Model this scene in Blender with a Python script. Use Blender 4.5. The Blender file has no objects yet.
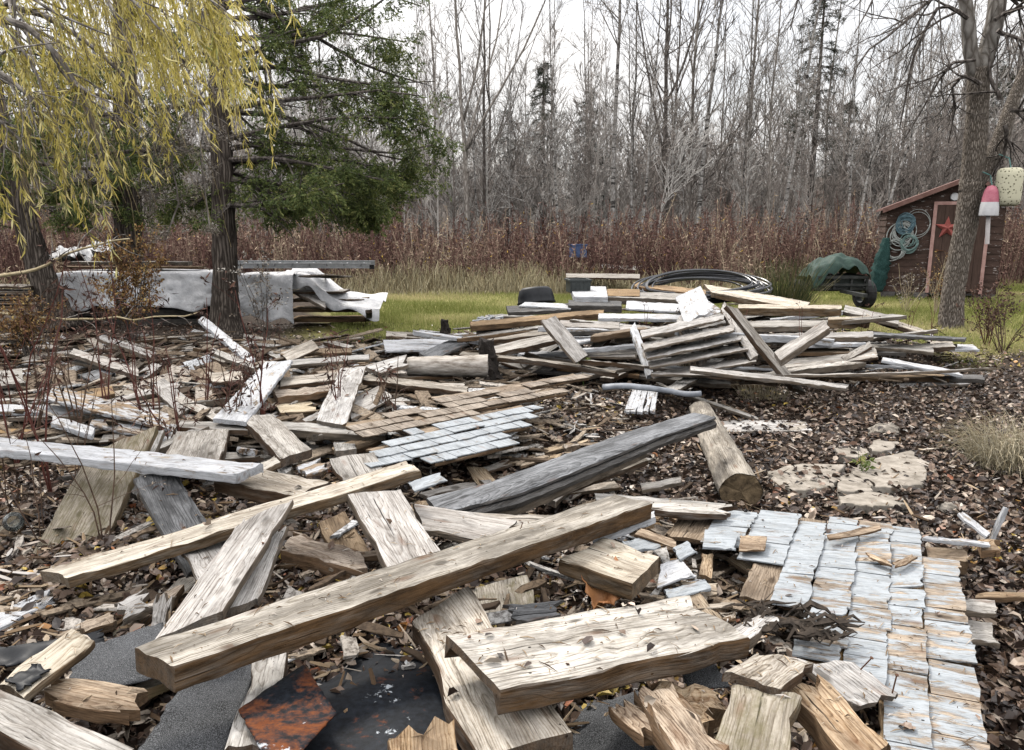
import bpy, math, random
import numpy as np
from mathutils import Vector, Matrix
R = math.radians
scene = bpy.context.scene
COL = scene.collection
# ------------------------------------------------------------------ camera, light, exposure
F_PX, CX, CY, HOR, CAM_H = 762.0, 512.0, 375.0, 225.0, 1.6
PITCH = math.atan((CY - HOR) / F_PX)
cam_d = bpy.data.cameras.new('camera'); cam = bpy.data.objects.new('camera', cam_d); COL.objects.link(cam)
cam_d.sensor_width = 36.0; cam_d.lens = F_PX / 1024 * 36.0; cam_d.clip_start = 0.05; cam_d.clip_end = 2000
cam.location = (0, 0, CAM_H); cam.rotation_euler = (math.pi / 2 - PITCH, 0, 0)
scene.camera = cam
SUN_EL, SUN_AZ = R(48), R(-28)          # azimuth measured from +Y towards +X
world = bpy.data.worlds.new('World'); scene.world = world; world.use_nodes = True
wt = world.node_tree; wt.nodes.clear()
def wn(t, **k):
    n = wt.nodes.new(t)
    for a, b in k.items(): setattr(n, a, b)
    return n
wo = wn('ShaderNodeOutputWorld'); wb = wn('ShaderNodeBackground'); wb.inputs['Strength'].default_value = 0.105
sky = wn('ShaderNodeTexSky', sky_type='NISHITA', sun_disc=False, sun_elevation=SUN_EL, sun_rotation=SUN_AZ, air_density=1.0, dust_density=3.0)
wtc = wn('ShaderNodeTexCoord'); wm = wn('ShaderNodeMapping'); wm.inputs['Scale'].default_value = (1, 1, 2.5)
wno = wn('ShaderNodeTexNoise'); wno.inputs['Scale'].default_value = 3.0; wno.inputs['Detail'].default_value = 6
wr = wn('ShaderNodeValToRGB'); wr.color_ramp.elements[0].position = 0.36; wr.color_ramp.elements[1].position = 0.6
wr.color_ramp.elements[0].color = (.62, .62, .62, 1); wr.color_ramp.elements[1].color = (.97, .97, .97, 1)
wmx = wn('ShaderNodeMix', data_type='RGBA'); wmx.inputs[7].default_value = (8.75, 8.55, 8.4, 1)   # overcast cloud sheet
L = wt.links.new
L(wtc.outputs['Generated'], wm.inputs[0]); L(wm.outputs[0], wno.inputs[0]); L(wno.outputs[0], wr.inputs[0])
wsx = wn('ShaderNodeSeparateXYZ'); wmr = wn('ShaderNodeMapRange'); wmr.inputs['From Min'].default_value = 0; wmr.inputs['From Max'].default_value = 1; wmr.inputs['To Min'].default_value = .44; wmr.inputs['To Max'].default_value = 1.6
wmul = wn('ShaderNodeVectorMath', operation='SCALE'); L(wtc.outputs['Generated'], wsx.inputs[0]); L(wsx.outputs[2], wmr.inputs[0])   # an overcast sky is brightest overhead
L(wr.outputs[0], wmx.inputs[0]); L(sky.outputs[0], wmx.inputs[6]); L(wmx.outputs[2], wmul.inputs[0]); L(wmr.outputs[0], wmul.inputs['Scale']); L(wmul.outputs[0], wb.inputs[0]); L(wb.outputs[0], wo.inputs[0])
sd = bpy.data.lights.new('sun', 'SUN'); sd.energy = 1.5; sd.angle = R(11); sd.color = (1, .95, .87)
so = bpy.data.objects.new('sun', sd); COL.objects.link(so)
sv = Vector((math.sin(SUN_AZ) * math.cos(SUN_EL), math.cos(SUN_AZ) * math.cos(SUN_EL), math.sin(SUN_EL)))
so.rotation_euler = sv.to_track_quat('Z', 'Y').to_euler(); so.location = (0, 0, 30)
vs = scene.view_settings; vs.view_transform = 'Standard'; vs.look = 'None'; vs.exposure = 1.05; vs.gamma = 1
vs.use_curve_mapping = False
scene.cycles.max_bounces = 5; scene.cycles.diffuse_bounces = 0; scene.cycles.glossy_bounces = 2
scene.cycles.transparent_max_bounces = 6; scene.cycles.transmission_bounces = 3

# ------------------------------------------------------------------ helpers
_cp, _sp = math.cos(PITCH), math.sin(PITCH)
def ray(px, py):
    x = (px - CX) / F_PX; yv = -(py - CY) / F_PX
    return Vector((x, _cp + yv * _sp, -_sp + yv * _cp))
def P(px, py, z=0.0):
    """the point at height z that stands at this place of the photograph"""
    d = ray(px, py); t = (z - CAM_H) / d.z
    return Vector((d.x * t, d.y * t, z))
def PY(px, py, y):
    """the point at distance y ahead that stands at this place of the photograph"""
    d = ray(px, py); t = y / d.y
    return Vector((d.x * t, y, CAM_H + d.z * t))

def tag(o, label=None, cat=None, group=None, kind=None):
    if label: o['label'] = label
    if cat: o['category'] = cat
    if group: o['group'] = group
    if kind: o['kind'] = kind
    return o
def mesh_np(name, V, faces, mat=None, parent=None, smooth=False, attrs=None, loc=None):
    """V (n,3); faces list of int arrays (m,k)"""
    V = np.asarray(V, dtype=np.float32).reshape(-1, 3)
    faces = [np.asarray(f, dtype=np.int32) for f in faces if len(f)]
    me = bpy.data.meshes.new(name)
    me.vertices.add(len(V)); me.vertices.foreach_set('co', V.ravel())
    loops = np.concatenate([f.ravel() for f in faces]); tot = np.concatenate([np.full(len(f), f.shape[1], np.int32) for f in faces])
    st = np.concatenate([[0], np.cumsum(tot)[:-1]]).astype(np.int32)
    me.loops.add(len(loops)); me.loops.foreach_set('vertex_index', loops)
    me.polygons.add(len(tot)); me.polygons.foreach_set('loop_start', st); me.polygons.foreach_set('loop_total', tot)
    me.polygons.foreach_set('use_smooth', np.full(len(tot), bool(smooth)))
    if attrs:
        for k, a in attrs.items():
            at = me.attributes.new(k, 'FLOAT', 'POINT'); at.data.foreach_set('value', np.asarray(a, np.float32))
    me.update(calc_edges=True); me.validate()
    if mat: me.materials.append(mat)
    o = bpy.data.objects.new(name, me); COL.objects.link(o)
    if parent is not None: o.parent = parent
    if loc is not None: o.location = loc
    return o
def empty(name, loc=(0, 0, 0), rz=0.0):
    o = bpy.data.objects.new(name, None); COL.objects.link(o); o.empty_display_size = .1
    o.location = loc; o.rotation_euler = (0, 0, rz); return o
class MB:
    def __init__(s): s.v = []; s.f = {}; s.n = 0; s.r = []
    def add(s, V, faces, rnd=0.0):
        V = np.asarray(V, float).reshape(-1, 3); s.v.append(V)
        r = np.asarray(rnd, float); s.r.append(np.full(len(V), float(r)) if r.ndim == 0 else r)
        for f in faces:
            f = np.asarray(f, int)
            if len(f): s.f.setdefault(f.shape[1], []).append(f + s.n)
        s.n += len(V)
    def box(s, c, size, rot=None, rnd=0.0, ch=0.0):
        x, y, z = [a / 2 for a in size]
        V = np.array([(sx * x, sy * y, sz * z) for sz in (-1, 1) for sy in (-1, 1) for sx in (-1, 1)])
        if rot is not None: V = V @ np.array(rot.to_3x3()).T
        s.add(V + np.array(c), [[(0, 2, 3, 1), (4, 5, 7, 6), (0, 1, 5, 4), (2, 6, 7, 3), (0, 4, 6, 2), (1, 3, 7, 5)]], rnd)
    def tubes(s, pts, rad, sides=5, rnd=0.0, cap=True):
        V, F, r = tube_arrays(pts, rad, sides, rnd, cap); s.add(V, F, r)
    def tube(s, pts, rad, sides=6, rnd=0.0):
        pts = np.asarray(pts, float)[None]; rad = np.broadcast_to(np.asarray(rad, float), pts.shape[1:2])[None]
        s.tubes(pts, rad, sides, rnd)
    def build(s, name, mat, parent=None, smooth=False, loc=None):
        V = np.concatenate(s.v)
        if loc is not None: V = V - np.array(loc)
        return mesh_np(name, V, [np.concatenate(f) for f in s.f.values()], mat, parent, smooth, {'rnd': np.concatenate(s.r)}, loc)
def nrm(a): return a / np.maximum(np.linalg.norm(a, axis=-1, keepdims=True), 1e-9)
def tube_arrays(pts, rad, sides=5, rnd=0.0, cap=True):
    pts = np.asarray(pts, float); rad = np.asarray(rad, float); N, K, _ = pts.shape
    T = np.empty_like(pts); T[:, 1:-1] = pts[:, 2:] - pts[:, :-2]; T[:, 0] = pts[:, 1] - pts[:, 0]; T[:, -1] = pts[:, -1] - pts[:, -2]
    T = nrm(T)
    m = nrm(pts[:, -1] - pts[:, 0]); ref = np.where(np.abs(m[:, 2:3]) > .8, np.array([[1., 0, 0]]), np.array([[0, 0, 1.]]))
    U = nrm(np.cross(T, ref[:, None, :])); W = np.cross(T, U)
    a = np.arange(sides) * 2 * math.pi / sides
    V = pts[:, :, None, :] + rad[:, :, None, None] * (U[:, :, None, :] * np.cos(a)[None, None, :, None] + W[:, :, None, :] * np.sin(a)[None, None, :, None])
    idx = np.arange(N * K * sides).reshape(N, K, sides); nx = np.roll(idx, -1, axis=2)
    F = [np.stack([idx[:, :-1], nx[:, :-1], nx[:, 1:], idx[:, 1:]], -1).reshape(-1, 4)]
    if cap and sides >= 3:
        F += [idx[:, 0, ::-1].reshape(-1, sides), idx[:, -1, :].reshape(-1, sides)]
    r = np.asarray(rnd, float)
    r = np.full(N * K * sides, float(r)) if r.ndim == 0 else np.repeat(r, K * sides)
    return V.reshape(-1, 3), F, r
def grow(pp, pr, counts, t0, t1, length, ang, K, rng, up=0.0, wob=.12, rfac=.6, rmin=.002, side=None):
    """branches off parent polylines pp (N,Kp,3) with radii pr: counts per parent"""
    N, Kp, _ = pp.shape
    idx = np.repeat(np.arange(N), counts); M = len(idx)
    t = t0 + (t1 - t0) * rng.random(M); s = t * (Kp - 1); i = np.minimum(s.astype(int), Kp - 2); f = (s - i)[:, None]
    p0 = pp[idx, i] * (1 - f) + pp[idx, i + 1] * f
    r0 = pr[idx, i] * (1 - f[:, 0]) + pr[idx, i + 1] * f[:, 0]
    T = nrm(pp[idx, i + 1] - pp[idx, i]); Q = rng.normal(size=(M, 3))
    if side is not None: Q = Q * np.array(side)
    perp = nrm(Q - (Q * T).sum(1, keepdims=True) * T)
    a = ang[0] + (ang[1] - ang[0]) * rng.random(M)
    d = nrm(np.cos(a)[:, None] * T + np.sin(a)[:, None] * perp)
    Ln = (length[0] + (length[1] - length[0]) * rng.random(M)) * (1.15 - .75 * t)
    pts = [p0]; step = (Ln / (K - 1))[:, None]
    for k in range(K - 1):
        d = nrm(d + rng.normal(size=(M, 3)) * wob + np.array([0, 0, up]))
        pts.append(pts[-1] + d * step)
    rb = np.maximum(r0 * rfac, rmin)
    rad = rb[:, None] * np.linspace(1, .3, K)[None]
    return np.stack(pts, 1), np.maximum(rad, rmin * .6)
def smooth_noise(n, rng, k=6):
    c = rng.normal(size=k + 3); x = np.linspace(0, k, n); i = x.astype(int); f = x - i; f = f * f * (3 - 2 * f)
    return c[i] * (1 - f) + c[i + 1] * f

# ------------------------------------------------------------------ materials
class NT:
    def __init__(s, name):
        s.m = bpy.data.materials.new(name); s.m.use_nodes = True; s.t = s.m.node_tree; s.t.nodes.clear()
        s.out = s.n('ShaderNodeOutputMaterial'); s.b = s.n('ShaderNodeBsdfPrincipled'); s.l(s.b.outputs[0], s.out.inputs[0])
    def n(s, t, **k):
        x = s.t.nodes.new(t)
        for a, b in k.items(): setattr(x, a, b)
        return x
    def l(s, a, b): s.t.links.new(a, b)
    def math(s, op, a, b=None, clamp=False):
        x = s.n('ShaderNodeMath', operation=op, use_clamp=clamp)
        for i, v in ((0, a), (1, b)):
            if v is None: continue
            if isinstance(v, (int, float)): x.inputs[i].default_value = v
            else: s.l(v, x.inputs[i])
        return x.outputs[0]
    def noise(s, vec, scale, detail=4, rough=.55, dist=0.0):
        x = s.n('ShaderNodeTexNoise'); x.inputs['Scale'].default_value = scale; x.inputs['Detail'].default_value = detail
        x.inputs['Roughness'].default_value = rough; x.inputs['Distortion'].default_value = dist; s.l(vec, x.inputs['Vector']); return x.outputs[0]
    def ramp(s, fac, stops, const=False):
        x = s.n('ShaderNodeValToRGB'); e = x.color_ramp.elements
        if const: x.color_ramp.interpolation = 'CONSTANT'
        while len(e) < len(stops): e.new(.5)
        for el, (p, c) in zip(e, stops):
            el.position = p; el.color = (c, c, c, 1) if isinstance(c, (int, float)) else (*c, 1)
        s.l(fac, x.inputs[0]); return x.outputs[0]
    def mix(s, fac, a, b, mode='MIX'):
        x = s.n('ShaderNodeMix', data_type='RGBA', blend_type=mode)
        for i, v in ((0, fac), (6, a), (7, b)):
            if isinstance(v, (int, float)): x.inputs[i].default_value = v
            elif isinstance(v, tuple): x.inputs[i].default_value = (*v, 1)
            else: s.l(v, x.inputs[i])
        return x.outputs[2]
    def mapping(s, vec, scale=(1, 1, 1), rot=(0, 0, 0)):
        x = s.n('ShaderNodeMapping'); x.inputs['Scale'].default_value = scale; x.inputs['Rotation'].default_value = rot; s.l(vec, x.inputs[0]); return x.outputs[0]
    def objvec(s, shift=True):
        tc = s.n('ShaderNodeTexCoord'); v = tc.outputs['Object']
        if not shift: return v
        oi = s.n('ShaderNodeObjectInfo'); s.rand = oi.outputs['Random']
        a = s.n('ShaderNodeVectorMath', operation='SCALE'); a.inputs[0].default_value = (37.0, 61.0, 23.0); s.l(oi.outputs['Random'], a.inputs['Scale'])
        b = s.n('ShaderNodeVectorMath', operation='ADD'); s.l(v, b.inputs[0]); s.l(a.outputs[0], b.inputs[1]); return b.outputs[0]
    def attr(s, name='rnd'):
        x = s.n('ShaderNodeAttribute', attribute_name=name); return x.outputs['Fac']
    def bump(s, h, strength=.5, dist=.01, prev=None):
        x = s.n('ShaderNodeBump'); x.inputs['Strength'].default_value = strength; x.inputs['Distance'].default_value = dist
        s.l(h, x.inputs['Height']);
        if prev is not None: s.l(prev, x.inputs['Normal'])
        return x.outputs[0]
    def fin(s, col, rough=.8, normal=None, spec=None):
        if isinstance(col, tuple): s.b.inputs['Base Color'].default_value = (*col, 1)
        else: s.l(col, s.b.inputs['Base Color'])
        if isinstance(rough, (int, float)): s.b.inputs['Roughness'].default_value = rough
        else: s.l(rough, s.b.inputs['Roughness'])
        if normal is not None: s.l(normal, s.b.inputs['Normal'])
        if spec is not None: s.b.inputs['Specular IOR Level'].default_value = spec
        return s.m

def wood(name, light, mid, dark, paint=None, pcol=(.54, .55, .57), stain=.5, rough=.88, moss=0.0, attr_paint=False, endc=None):
    m = NT(name); v = m.objvec()
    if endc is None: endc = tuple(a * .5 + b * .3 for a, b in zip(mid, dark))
    oi = m.n('ShaderNodeTexCoord'); ov = oi.outputs['Object']
    rnd = lambda k: m.math('SUBTRACT', m.math('FRACT', m.math('MULTIPLY', m.rand, k)), .5)
    # growth rings cut by the saw: distance from a pith that runs slightly askew to the board
    sx = m.n('ShaderNodeSeparateXYZ'); m.l(ov, sx.inputs[0])
    wob = m.noise(m.mapping(v, (1.6, 5, 5)), 1.0, 3, .5)
    yy = m.math('ADD', m.math('ADD', sx.outputs[1], m.math('MULTIPLY', rnd(17.3), .22)), m.math('MULTIPLY', m.math('SUBTRACT', wob, .5), .09))
    zz = m.math('ADD', m.math('ADD', sx.outputs[2], m.math('ADD', .03, m.math('MULTIPLY', m.math('ABSOLUTE', rnd(29.1)), .16))), m.math('MULTIPLY', sx.outputs[0], m.math('MULTIPLY', rnd(41.7), .16)))
    rr = m.math('SQRT', m.math('ADD', m.math('MULTIPLY', yy, yy), m.math('MULTIPLY', zz, zz)))
    saw = m.math('FRACT', m.math('MULTIPLY', rr, 135.0)); rings = m.ramp(saw, [(0, .05), (.12, 1), (.7, .8), (.93, .25), (1, .05)])
    fib = m.noise(m.mapping(v, (3.0, 170, 170)), 1.0, 4, .65)
    streak = m.noise(m.mapping(v, (1.1, 34, 34)), 1.0, 4, .6)
    big = m.noise(m.mapping(v, (1.8, 5, 5)), 1.5, 6, .65)
    speck = m.noise(v, 75, 6, .75)
    g = m.math('ADD', m.math('MULTIPLY', fib, .36), m.math('MULTIPLY', rings, .13)); g = m.math('ADD', g, m.math('MULTIPLY', streak, .30)); g = m.math('ADD', g, m.math('MULTIPLY', big, .30)); g = m.math('ADD', g, m.math('MULTIPLY', speck, .14)); g = m.math('SUBTRACT', g, .02)
    col = m.ramp(g, [(.462, dark), (.565, mid), (.675, light), (.85, tuple(min(1, c * 1.1) for c in light))])
    col = m.mix(m.ramp(fib, [(.36, .6), (.45, 0)]), col, tuple(c * .55 for c in dark))
    grime = m.ramp(m.noise(m.mapping(v, (1.1, 3.5, 3.5)), 1.7, 8, .74), [(.46, 0), (.64, .7)])
    col = m.mix(grime, col, tuple(.62 * d + .1 * sum(dark) / 3 for d in dark))
    hv = m.n('ShaderNodeHueSaturation'); m.l(col, hv.inputs['Color'])
    m.l(m.math('ADD', .78, m.math('MULTIPLY', m.rand, .34)), hv.inputs['Value'])
    m.l(m.math('ADD', .65, m.math('MULTIPLY', m.math('FRACT', m.math('MULTIPLY', m.rand, 7.3)), .7)), hv.inputs['Saturation'])
    col = hv.outputs[0]
    def spots(sc, r0, r1, keep):
        vo = m.n('ShaderNodeTexVoronoi', feature='F1'); vo.inputs['Scale'].default_value = 1.0; m.l(m.mapping(v, sc), vo.inputs['Vector'])
        k = m.ramp(vo.outputs['Distance'], [(r0, 1), (r1, 0)]); sp = m.n('ShaderNodeSeparateColor'); m.l(vo.outputs['Color'], sp.inputs[0])
        return m.math('MULTIPLY', k, m.math('GREATER_THAN', sp.outputs[0], 1 - keep))
    knot = spots((4.5, 9, 9), .10, .17, .5); col = m.mix(m.math('MULTIPLY', knot, .8), col, tuple(c * .5 for c in dark))
    st = m.ramp(m.noise(m.mapping(v, (3.2, 11, 11)), 1.1, 8, .72), [(.47, 0), (.62, 1)])
    col = m.mix(m.math('MULTIPLY', st, stain), col, tuple(a * .55 + b * .2 for a, b in zip(dark, mid)))
    rust = spots((7, 26, 26), .12, .42, .16); col = m.mix(m.math('MULTIPLY', rust, .5), col, (.12, .055, .025))
    hole = spots((14, 22, 22), .055, .075, .3); col = m.mix(hole, col, (.012, .009, .007))
    crack = m.ramp(m.noise(m.mapping(v, (.8, 60, 60)), 1.0, 2, .5), [(.265, 1), (.315, 0)])
    col = m.mix(m.math('MULTIPLY', crack, .92), col, tuple(c * .2 for c in dark))
    # sawn ends and edges rougher, browner than bleached faces, with side shade painted in
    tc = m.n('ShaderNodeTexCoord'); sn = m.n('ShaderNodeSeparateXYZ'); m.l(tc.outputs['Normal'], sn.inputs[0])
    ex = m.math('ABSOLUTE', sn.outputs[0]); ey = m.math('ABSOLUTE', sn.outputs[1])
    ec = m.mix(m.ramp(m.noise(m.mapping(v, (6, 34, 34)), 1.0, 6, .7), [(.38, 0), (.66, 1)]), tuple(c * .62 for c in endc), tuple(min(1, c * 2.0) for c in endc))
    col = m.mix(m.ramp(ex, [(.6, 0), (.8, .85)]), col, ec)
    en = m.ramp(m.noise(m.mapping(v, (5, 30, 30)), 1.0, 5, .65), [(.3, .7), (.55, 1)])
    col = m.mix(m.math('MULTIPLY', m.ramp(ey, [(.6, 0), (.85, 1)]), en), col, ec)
    if moss:
        mm = m.ramp(m.noise(m.mapping(v, (4, 8, 8)), 2.2, 9, .78), [(.45, 0), (.60, 1)])
        col = m.mix(m.math('MULTIPLY', mm, moss), col, (.12, .105, .05))
    rgh = m.math('ADD', rough - .12, m.math('MULTIPLY', fib, .2))
    h = m.math('SUBTRACT', m.math('ADD', m.math('ADD', m.math('MULTIPLY', fib, .7), m.math('MULTIPLY', streak, .8)), m.math('MULTIPLY', rings, .25)), m.math('MULTIPLY', m.math('ADD', crack, hole), 1.4))
    if paint is not None:
        pn = m.noise(m.mapping(v, (4.5, 20, 20)), 1.0, 8, .7)
        thr = m.math('SUBTRACT', paint, m.math('MULTIPLY', m.attr(), .3)) if attr_paint else paint
        pm = m.math('MULTIPLY', m.math('SUBTRACT', pn, thr), 16.0, True)
        pc = m.ramp(m.noise(m.mapping(v, (3, 9, 9)), 2.0, 8, .75), [(.3, tuple(c * .5 for c in pcol)), (.5, tuple(c * .9 for c in pcol)), (.75, tuple(min(.86, c * 1.1) for c in pcol))])
        pc = m.mix(m.ramp(fib, [(.36, .8), (.47, 0)]), pc, tuple(c * .45 for c in pcol))
        dirt = m.ramp(m.noise(m.mapping(v, (2, 7, 7)), 4.0, 9, .78), [(.53, 0), (.68, .7)])
        pc = m.mix(dirt, pc, (.19, .165, .13)); pc = m.mix(hole, pc, (.012, .009, .007)); pc = m.mix(m.math('MULTIPLY', rust, .4), pc, (.16, .08, .04))
        col = m.mix(pm, col, pc); h = m.math('ADD', h, m.math('MULTIPLY', pm, .7))
    h = m.math('ADD', h, m.math('MULTIPLY', speck, .35))
    return m.fin(col, rgh, m.bump(h, .6, .006), .22)
M = {}
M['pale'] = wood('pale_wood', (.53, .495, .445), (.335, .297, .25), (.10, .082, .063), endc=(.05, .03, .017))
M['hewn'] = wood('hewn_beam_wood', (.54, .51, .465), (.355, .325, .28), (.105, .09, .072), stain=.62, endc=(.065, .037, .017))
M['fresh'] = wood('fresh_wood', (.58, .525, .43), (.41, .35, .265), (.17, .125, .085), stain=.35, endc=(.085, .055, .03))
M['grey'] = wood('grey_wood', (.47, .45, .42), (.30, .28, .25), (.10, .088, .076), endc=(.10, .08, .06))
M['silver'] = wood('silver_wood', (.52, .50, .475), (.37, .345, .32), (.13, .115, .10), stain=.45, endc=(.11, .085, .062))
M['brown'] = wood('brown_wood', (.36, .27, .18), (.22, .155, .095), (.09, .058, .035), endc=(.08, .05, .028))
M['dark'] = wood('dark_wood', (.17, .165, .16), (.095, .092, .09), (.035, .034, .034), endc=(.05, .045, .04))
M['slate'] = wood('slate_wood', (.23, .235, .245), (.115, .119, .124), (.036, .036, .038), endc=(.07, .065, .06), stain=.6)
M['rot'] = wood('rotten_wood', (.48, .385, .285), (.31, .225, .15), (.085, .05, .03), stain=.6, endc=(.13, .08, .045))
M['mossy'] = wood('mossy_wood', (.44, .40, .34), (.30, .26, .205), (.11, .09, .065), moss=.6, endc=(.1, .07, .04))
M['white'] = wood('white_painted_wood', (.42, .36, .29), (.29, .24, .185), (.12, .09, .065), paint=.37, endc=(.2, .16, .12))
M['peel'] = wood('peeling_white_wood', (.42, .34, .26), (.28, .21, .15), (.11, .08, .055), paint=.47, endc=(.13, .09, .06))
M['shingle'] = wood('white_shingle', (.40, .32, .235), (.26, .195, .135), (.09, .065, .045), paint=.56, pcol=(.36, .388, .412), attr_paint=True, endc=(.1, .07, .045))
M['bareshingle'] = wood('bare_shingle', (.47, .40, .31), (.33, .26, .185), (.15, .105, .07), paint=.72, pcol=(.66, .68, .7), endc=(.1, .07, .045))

def simple(name, c1, c2, scale=6.0, rough=.7, bump=.3, bd=.01, metal=0, stretch=(1, 1, 1), spec=.3):
    m = NT(name); v = m.mapping(m.objvec(), stretch); n = m.noise(v, scale, 6, .65)
    m.b.inputs['Metallic'].default_value = metal
    return m.fin(m.ramp(n, [(.32, c1), (.68, c2)]), rough, m.bump(n, bump, bd), spec)
def attrmat(name, stops, rough=.6, spec=.35, trans=0.0, nscale=0):
    """one colour per leaf or blade, from the random value each carries"""
    m = NT(name); c = m.ramp(m.attr(), stops)
    if trans:
        d = m.n('ShaderNodeBsdfTranslucent'); m.l(c, d.inputs[0]); mx = m.n('ShaderNodeMixShader'); mx.inputs[0].default_value = trans
        m.l(m.b.outputs[0], mx.inputs[1]); m.l(d.outputs[0], mx.inputs[2]); m.l(mx.outputs[0], m.out.inputs[0])
    return m.fin(c, rough, None, spec)
def bark(name, c1, c2, c3, sc=(16, 16, 3.2), scale=1.0, depth=.02, birch=False):
    m = NT(name); v = m.objvec()
    w = m.noise(m.mapping(v, (5, 5, 3)), 1, 3)
    vo = m.n('ShaderNodeTexVoronoi', feature='DISTANCE_TO_EDGE'); vo.inputs['Scale'].default_value = scale
    a = m.n('ShaderNodeVectorMath', operation='MULTIPLY_ADD'); a.inputs[1].default_value = sc
    wv = m.n('ShaderNodeCombineXYZ'); m.l(w, wv.inputs[0]); m.l(w, wv.inputs[1]); m.l(v, a.inputs[0]); m.l(wv.outputs[0], a.inputs[2]); m.l(a.outputs[0], vo.inputs['Vector'])
    n = m.noise(m.mapping(v, (3, 3, 1)), 9, 7, .7); big = m.noise(v, 1.3, 4)
    e = m.ramp(vo.outputs['Distance'], [(0, 0), (.32, 1)])
    col = m.mix(m.ramp(n, [(.35, 0), (.68, 1)]), c2, c3); col = m.mix(m.ramp(big, [(.4, 0), (.65, .5)]), col, tuple(c * .8 for c in c3))
    col = m.mix(e, c1, col)
    if birch:
        b = m.ramp(m.noise(m.mapping(v, (1.5, 1.5, 9)), 1.3, 5, .6), [(.54, 0), (.6, 1)]); col = m.mix(b, col, (.05, .045, .042))
    return m.fin(col, .9, m.bump(m.math('ADD', e, m.math('MULTIPLY', n, .5)), .9, depth), .15)
# ------------------------------------------------------------------ the lie of the land
def bump2(x, y, cx, cy, rx, ry, p=2.0):
    d = np.clip(1 - (((x - cx) / rx) ** 2 + ((y - cy) / ry) ** 2), 0, 1); return d ** (1 / p)
def heap_near(x, y): return .26 * np.clip(bump2(x, y, -.9, 2.6, 2.0, 1.6, 1.4) * 1.15, 0, 1)
def heap_mid(x, y): return .20 * np.clip(bump2(x, y, -1.9, 5.6, 3.4, 2.2, 1.4) * 1.2, 0, 1)
def heap_far(x, y): return .50 * np.clip(bump2(x, y, 2.3, 9.9, 3.3, 1.9, 1.3), 0, 1)
def vnoise(x, y, s, seed):
    rg = np.random.default_rng(seed); T = rg.random((64, 64)); X = np.asarray(x) / s; Y = np.asarray(y) / s
    i = np.floor(X).astype(int); j = np.floor(Y).astype(int); f = X - i; g = Y - j; f = f * f * (3 - 2 * f); g = g * g * (3 - 2 * g)
    a = T[i % 64, j % 64]; b = T[(i + 1) % 64, j % 64]; c = T[i % 64, (j + 1) % 64]; d = T[(i + 1) % 64, (j + 1) % 64]
    return (a * (1 - f) + b * f) * (1 - g) + (c * (1 - f) + d * f) * g - .5
def ground_z(x, y):
    x = np.asarray(x, float); y = np.asarray(y, float)
    z = .55 * np.maximum(np.maximum(heap_near(x, y), heap_mid(x, y)), heap_far(x, y))
    z = z + .07 * vnoise(x, y, 1.7, 1) + .035 * vnoise(x, y, .45, 2) * (y < 14)
    return z + np.clip((y - 45) / 60, 0, 1) ** 1.4 * 5.0 + np.clip((x - 12) / 40, 0, 1) * np.clip((y - 20) / 20, 0, 1) * 4.0
def gz(x, y): return float(ground_z(np.array([x]), np.array([y]))[0])
def lawn_mask(x, y):
    n = vnoise(x, y, 1.3, 5) * 1.6
    a = np.clip((y - 10.6 - n + .22 * np.maximum(x - 3.5, 0)) / .8, 0, 1) * np.clip((x + 2.9 + .05 * y + n * .5) / .7, 0, 1)
    c = np.clip((x - 5.3 - n) / .8, 0, 1) * np.clip((y - 8.6 - n) / .7, 0, 1)
    return np.clip(np.maximum(a, c), 0, 1) * np.clip((23.5 - y) / 1.5, 0, 1)
xs = np.concatenate([-np.geomspace(400, 12, 24)[:-1], np.linspace(-12, 14, 270), np.geomspace(14, 400, 24)[1:]])
ys = np.concatenate([np.linspace(-60, -.3, 12)[:-1], np.linspace(-.3, 15, 230), np.geomspace(15, 600, 60)[1:]])
GX, GY = np.meshgrid(xs, ys, indexing='ij'); GZ = ground_z(GX, GY)
ii = np.arange(GX.size).reshape(GX.shape)
gf = np.stack([ii[:-1, :-1], ii[1:, :-1], ii[1:, 1:], ii[:-1, 1:]], -1).reshape(-1, 4)
gm = NT('ground_soil'); gv = gm.objvec(False)
n1 = gm.noise(gv, 9, 8, .7); n2 = gm.noise(gv, 55, 5, .7); n3 = gm.noise(gv, 1.3, 4)
soil = gm.ramp(gm.math('ADD', gm.math('MULTIPLY', n1, .5), gm.math('MULTIPLY', n2, .5)), [(.36, (.018, .013, .010)), (.5, (.05, .036, .027)), (.66, (.11, .085, .065))])
turf = gm.ramp(gm.math('ADD', gm.math('MULTIPLY', n3, .5), gm.math('MULTIPLY', n2, .5)), [(.36, (.13, .13, .04)), (.52, (.28, .265, .09)), (.68, (.40, .35, .17))])
gm.fin(gm.mix(gm.attr('lawn'), soil, turf), .9, gm.bump(n2, .8, .03), .15)
ground = mesh_np('ground', np.stack([GX, GY, GZ], -1), [gf], gm.m, None, True, {'lawn': lawn_mask(GX, GY).ravel()})
tag(ground, 'littered brown ground running into yellow green lawn', kind='structure')

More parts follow.
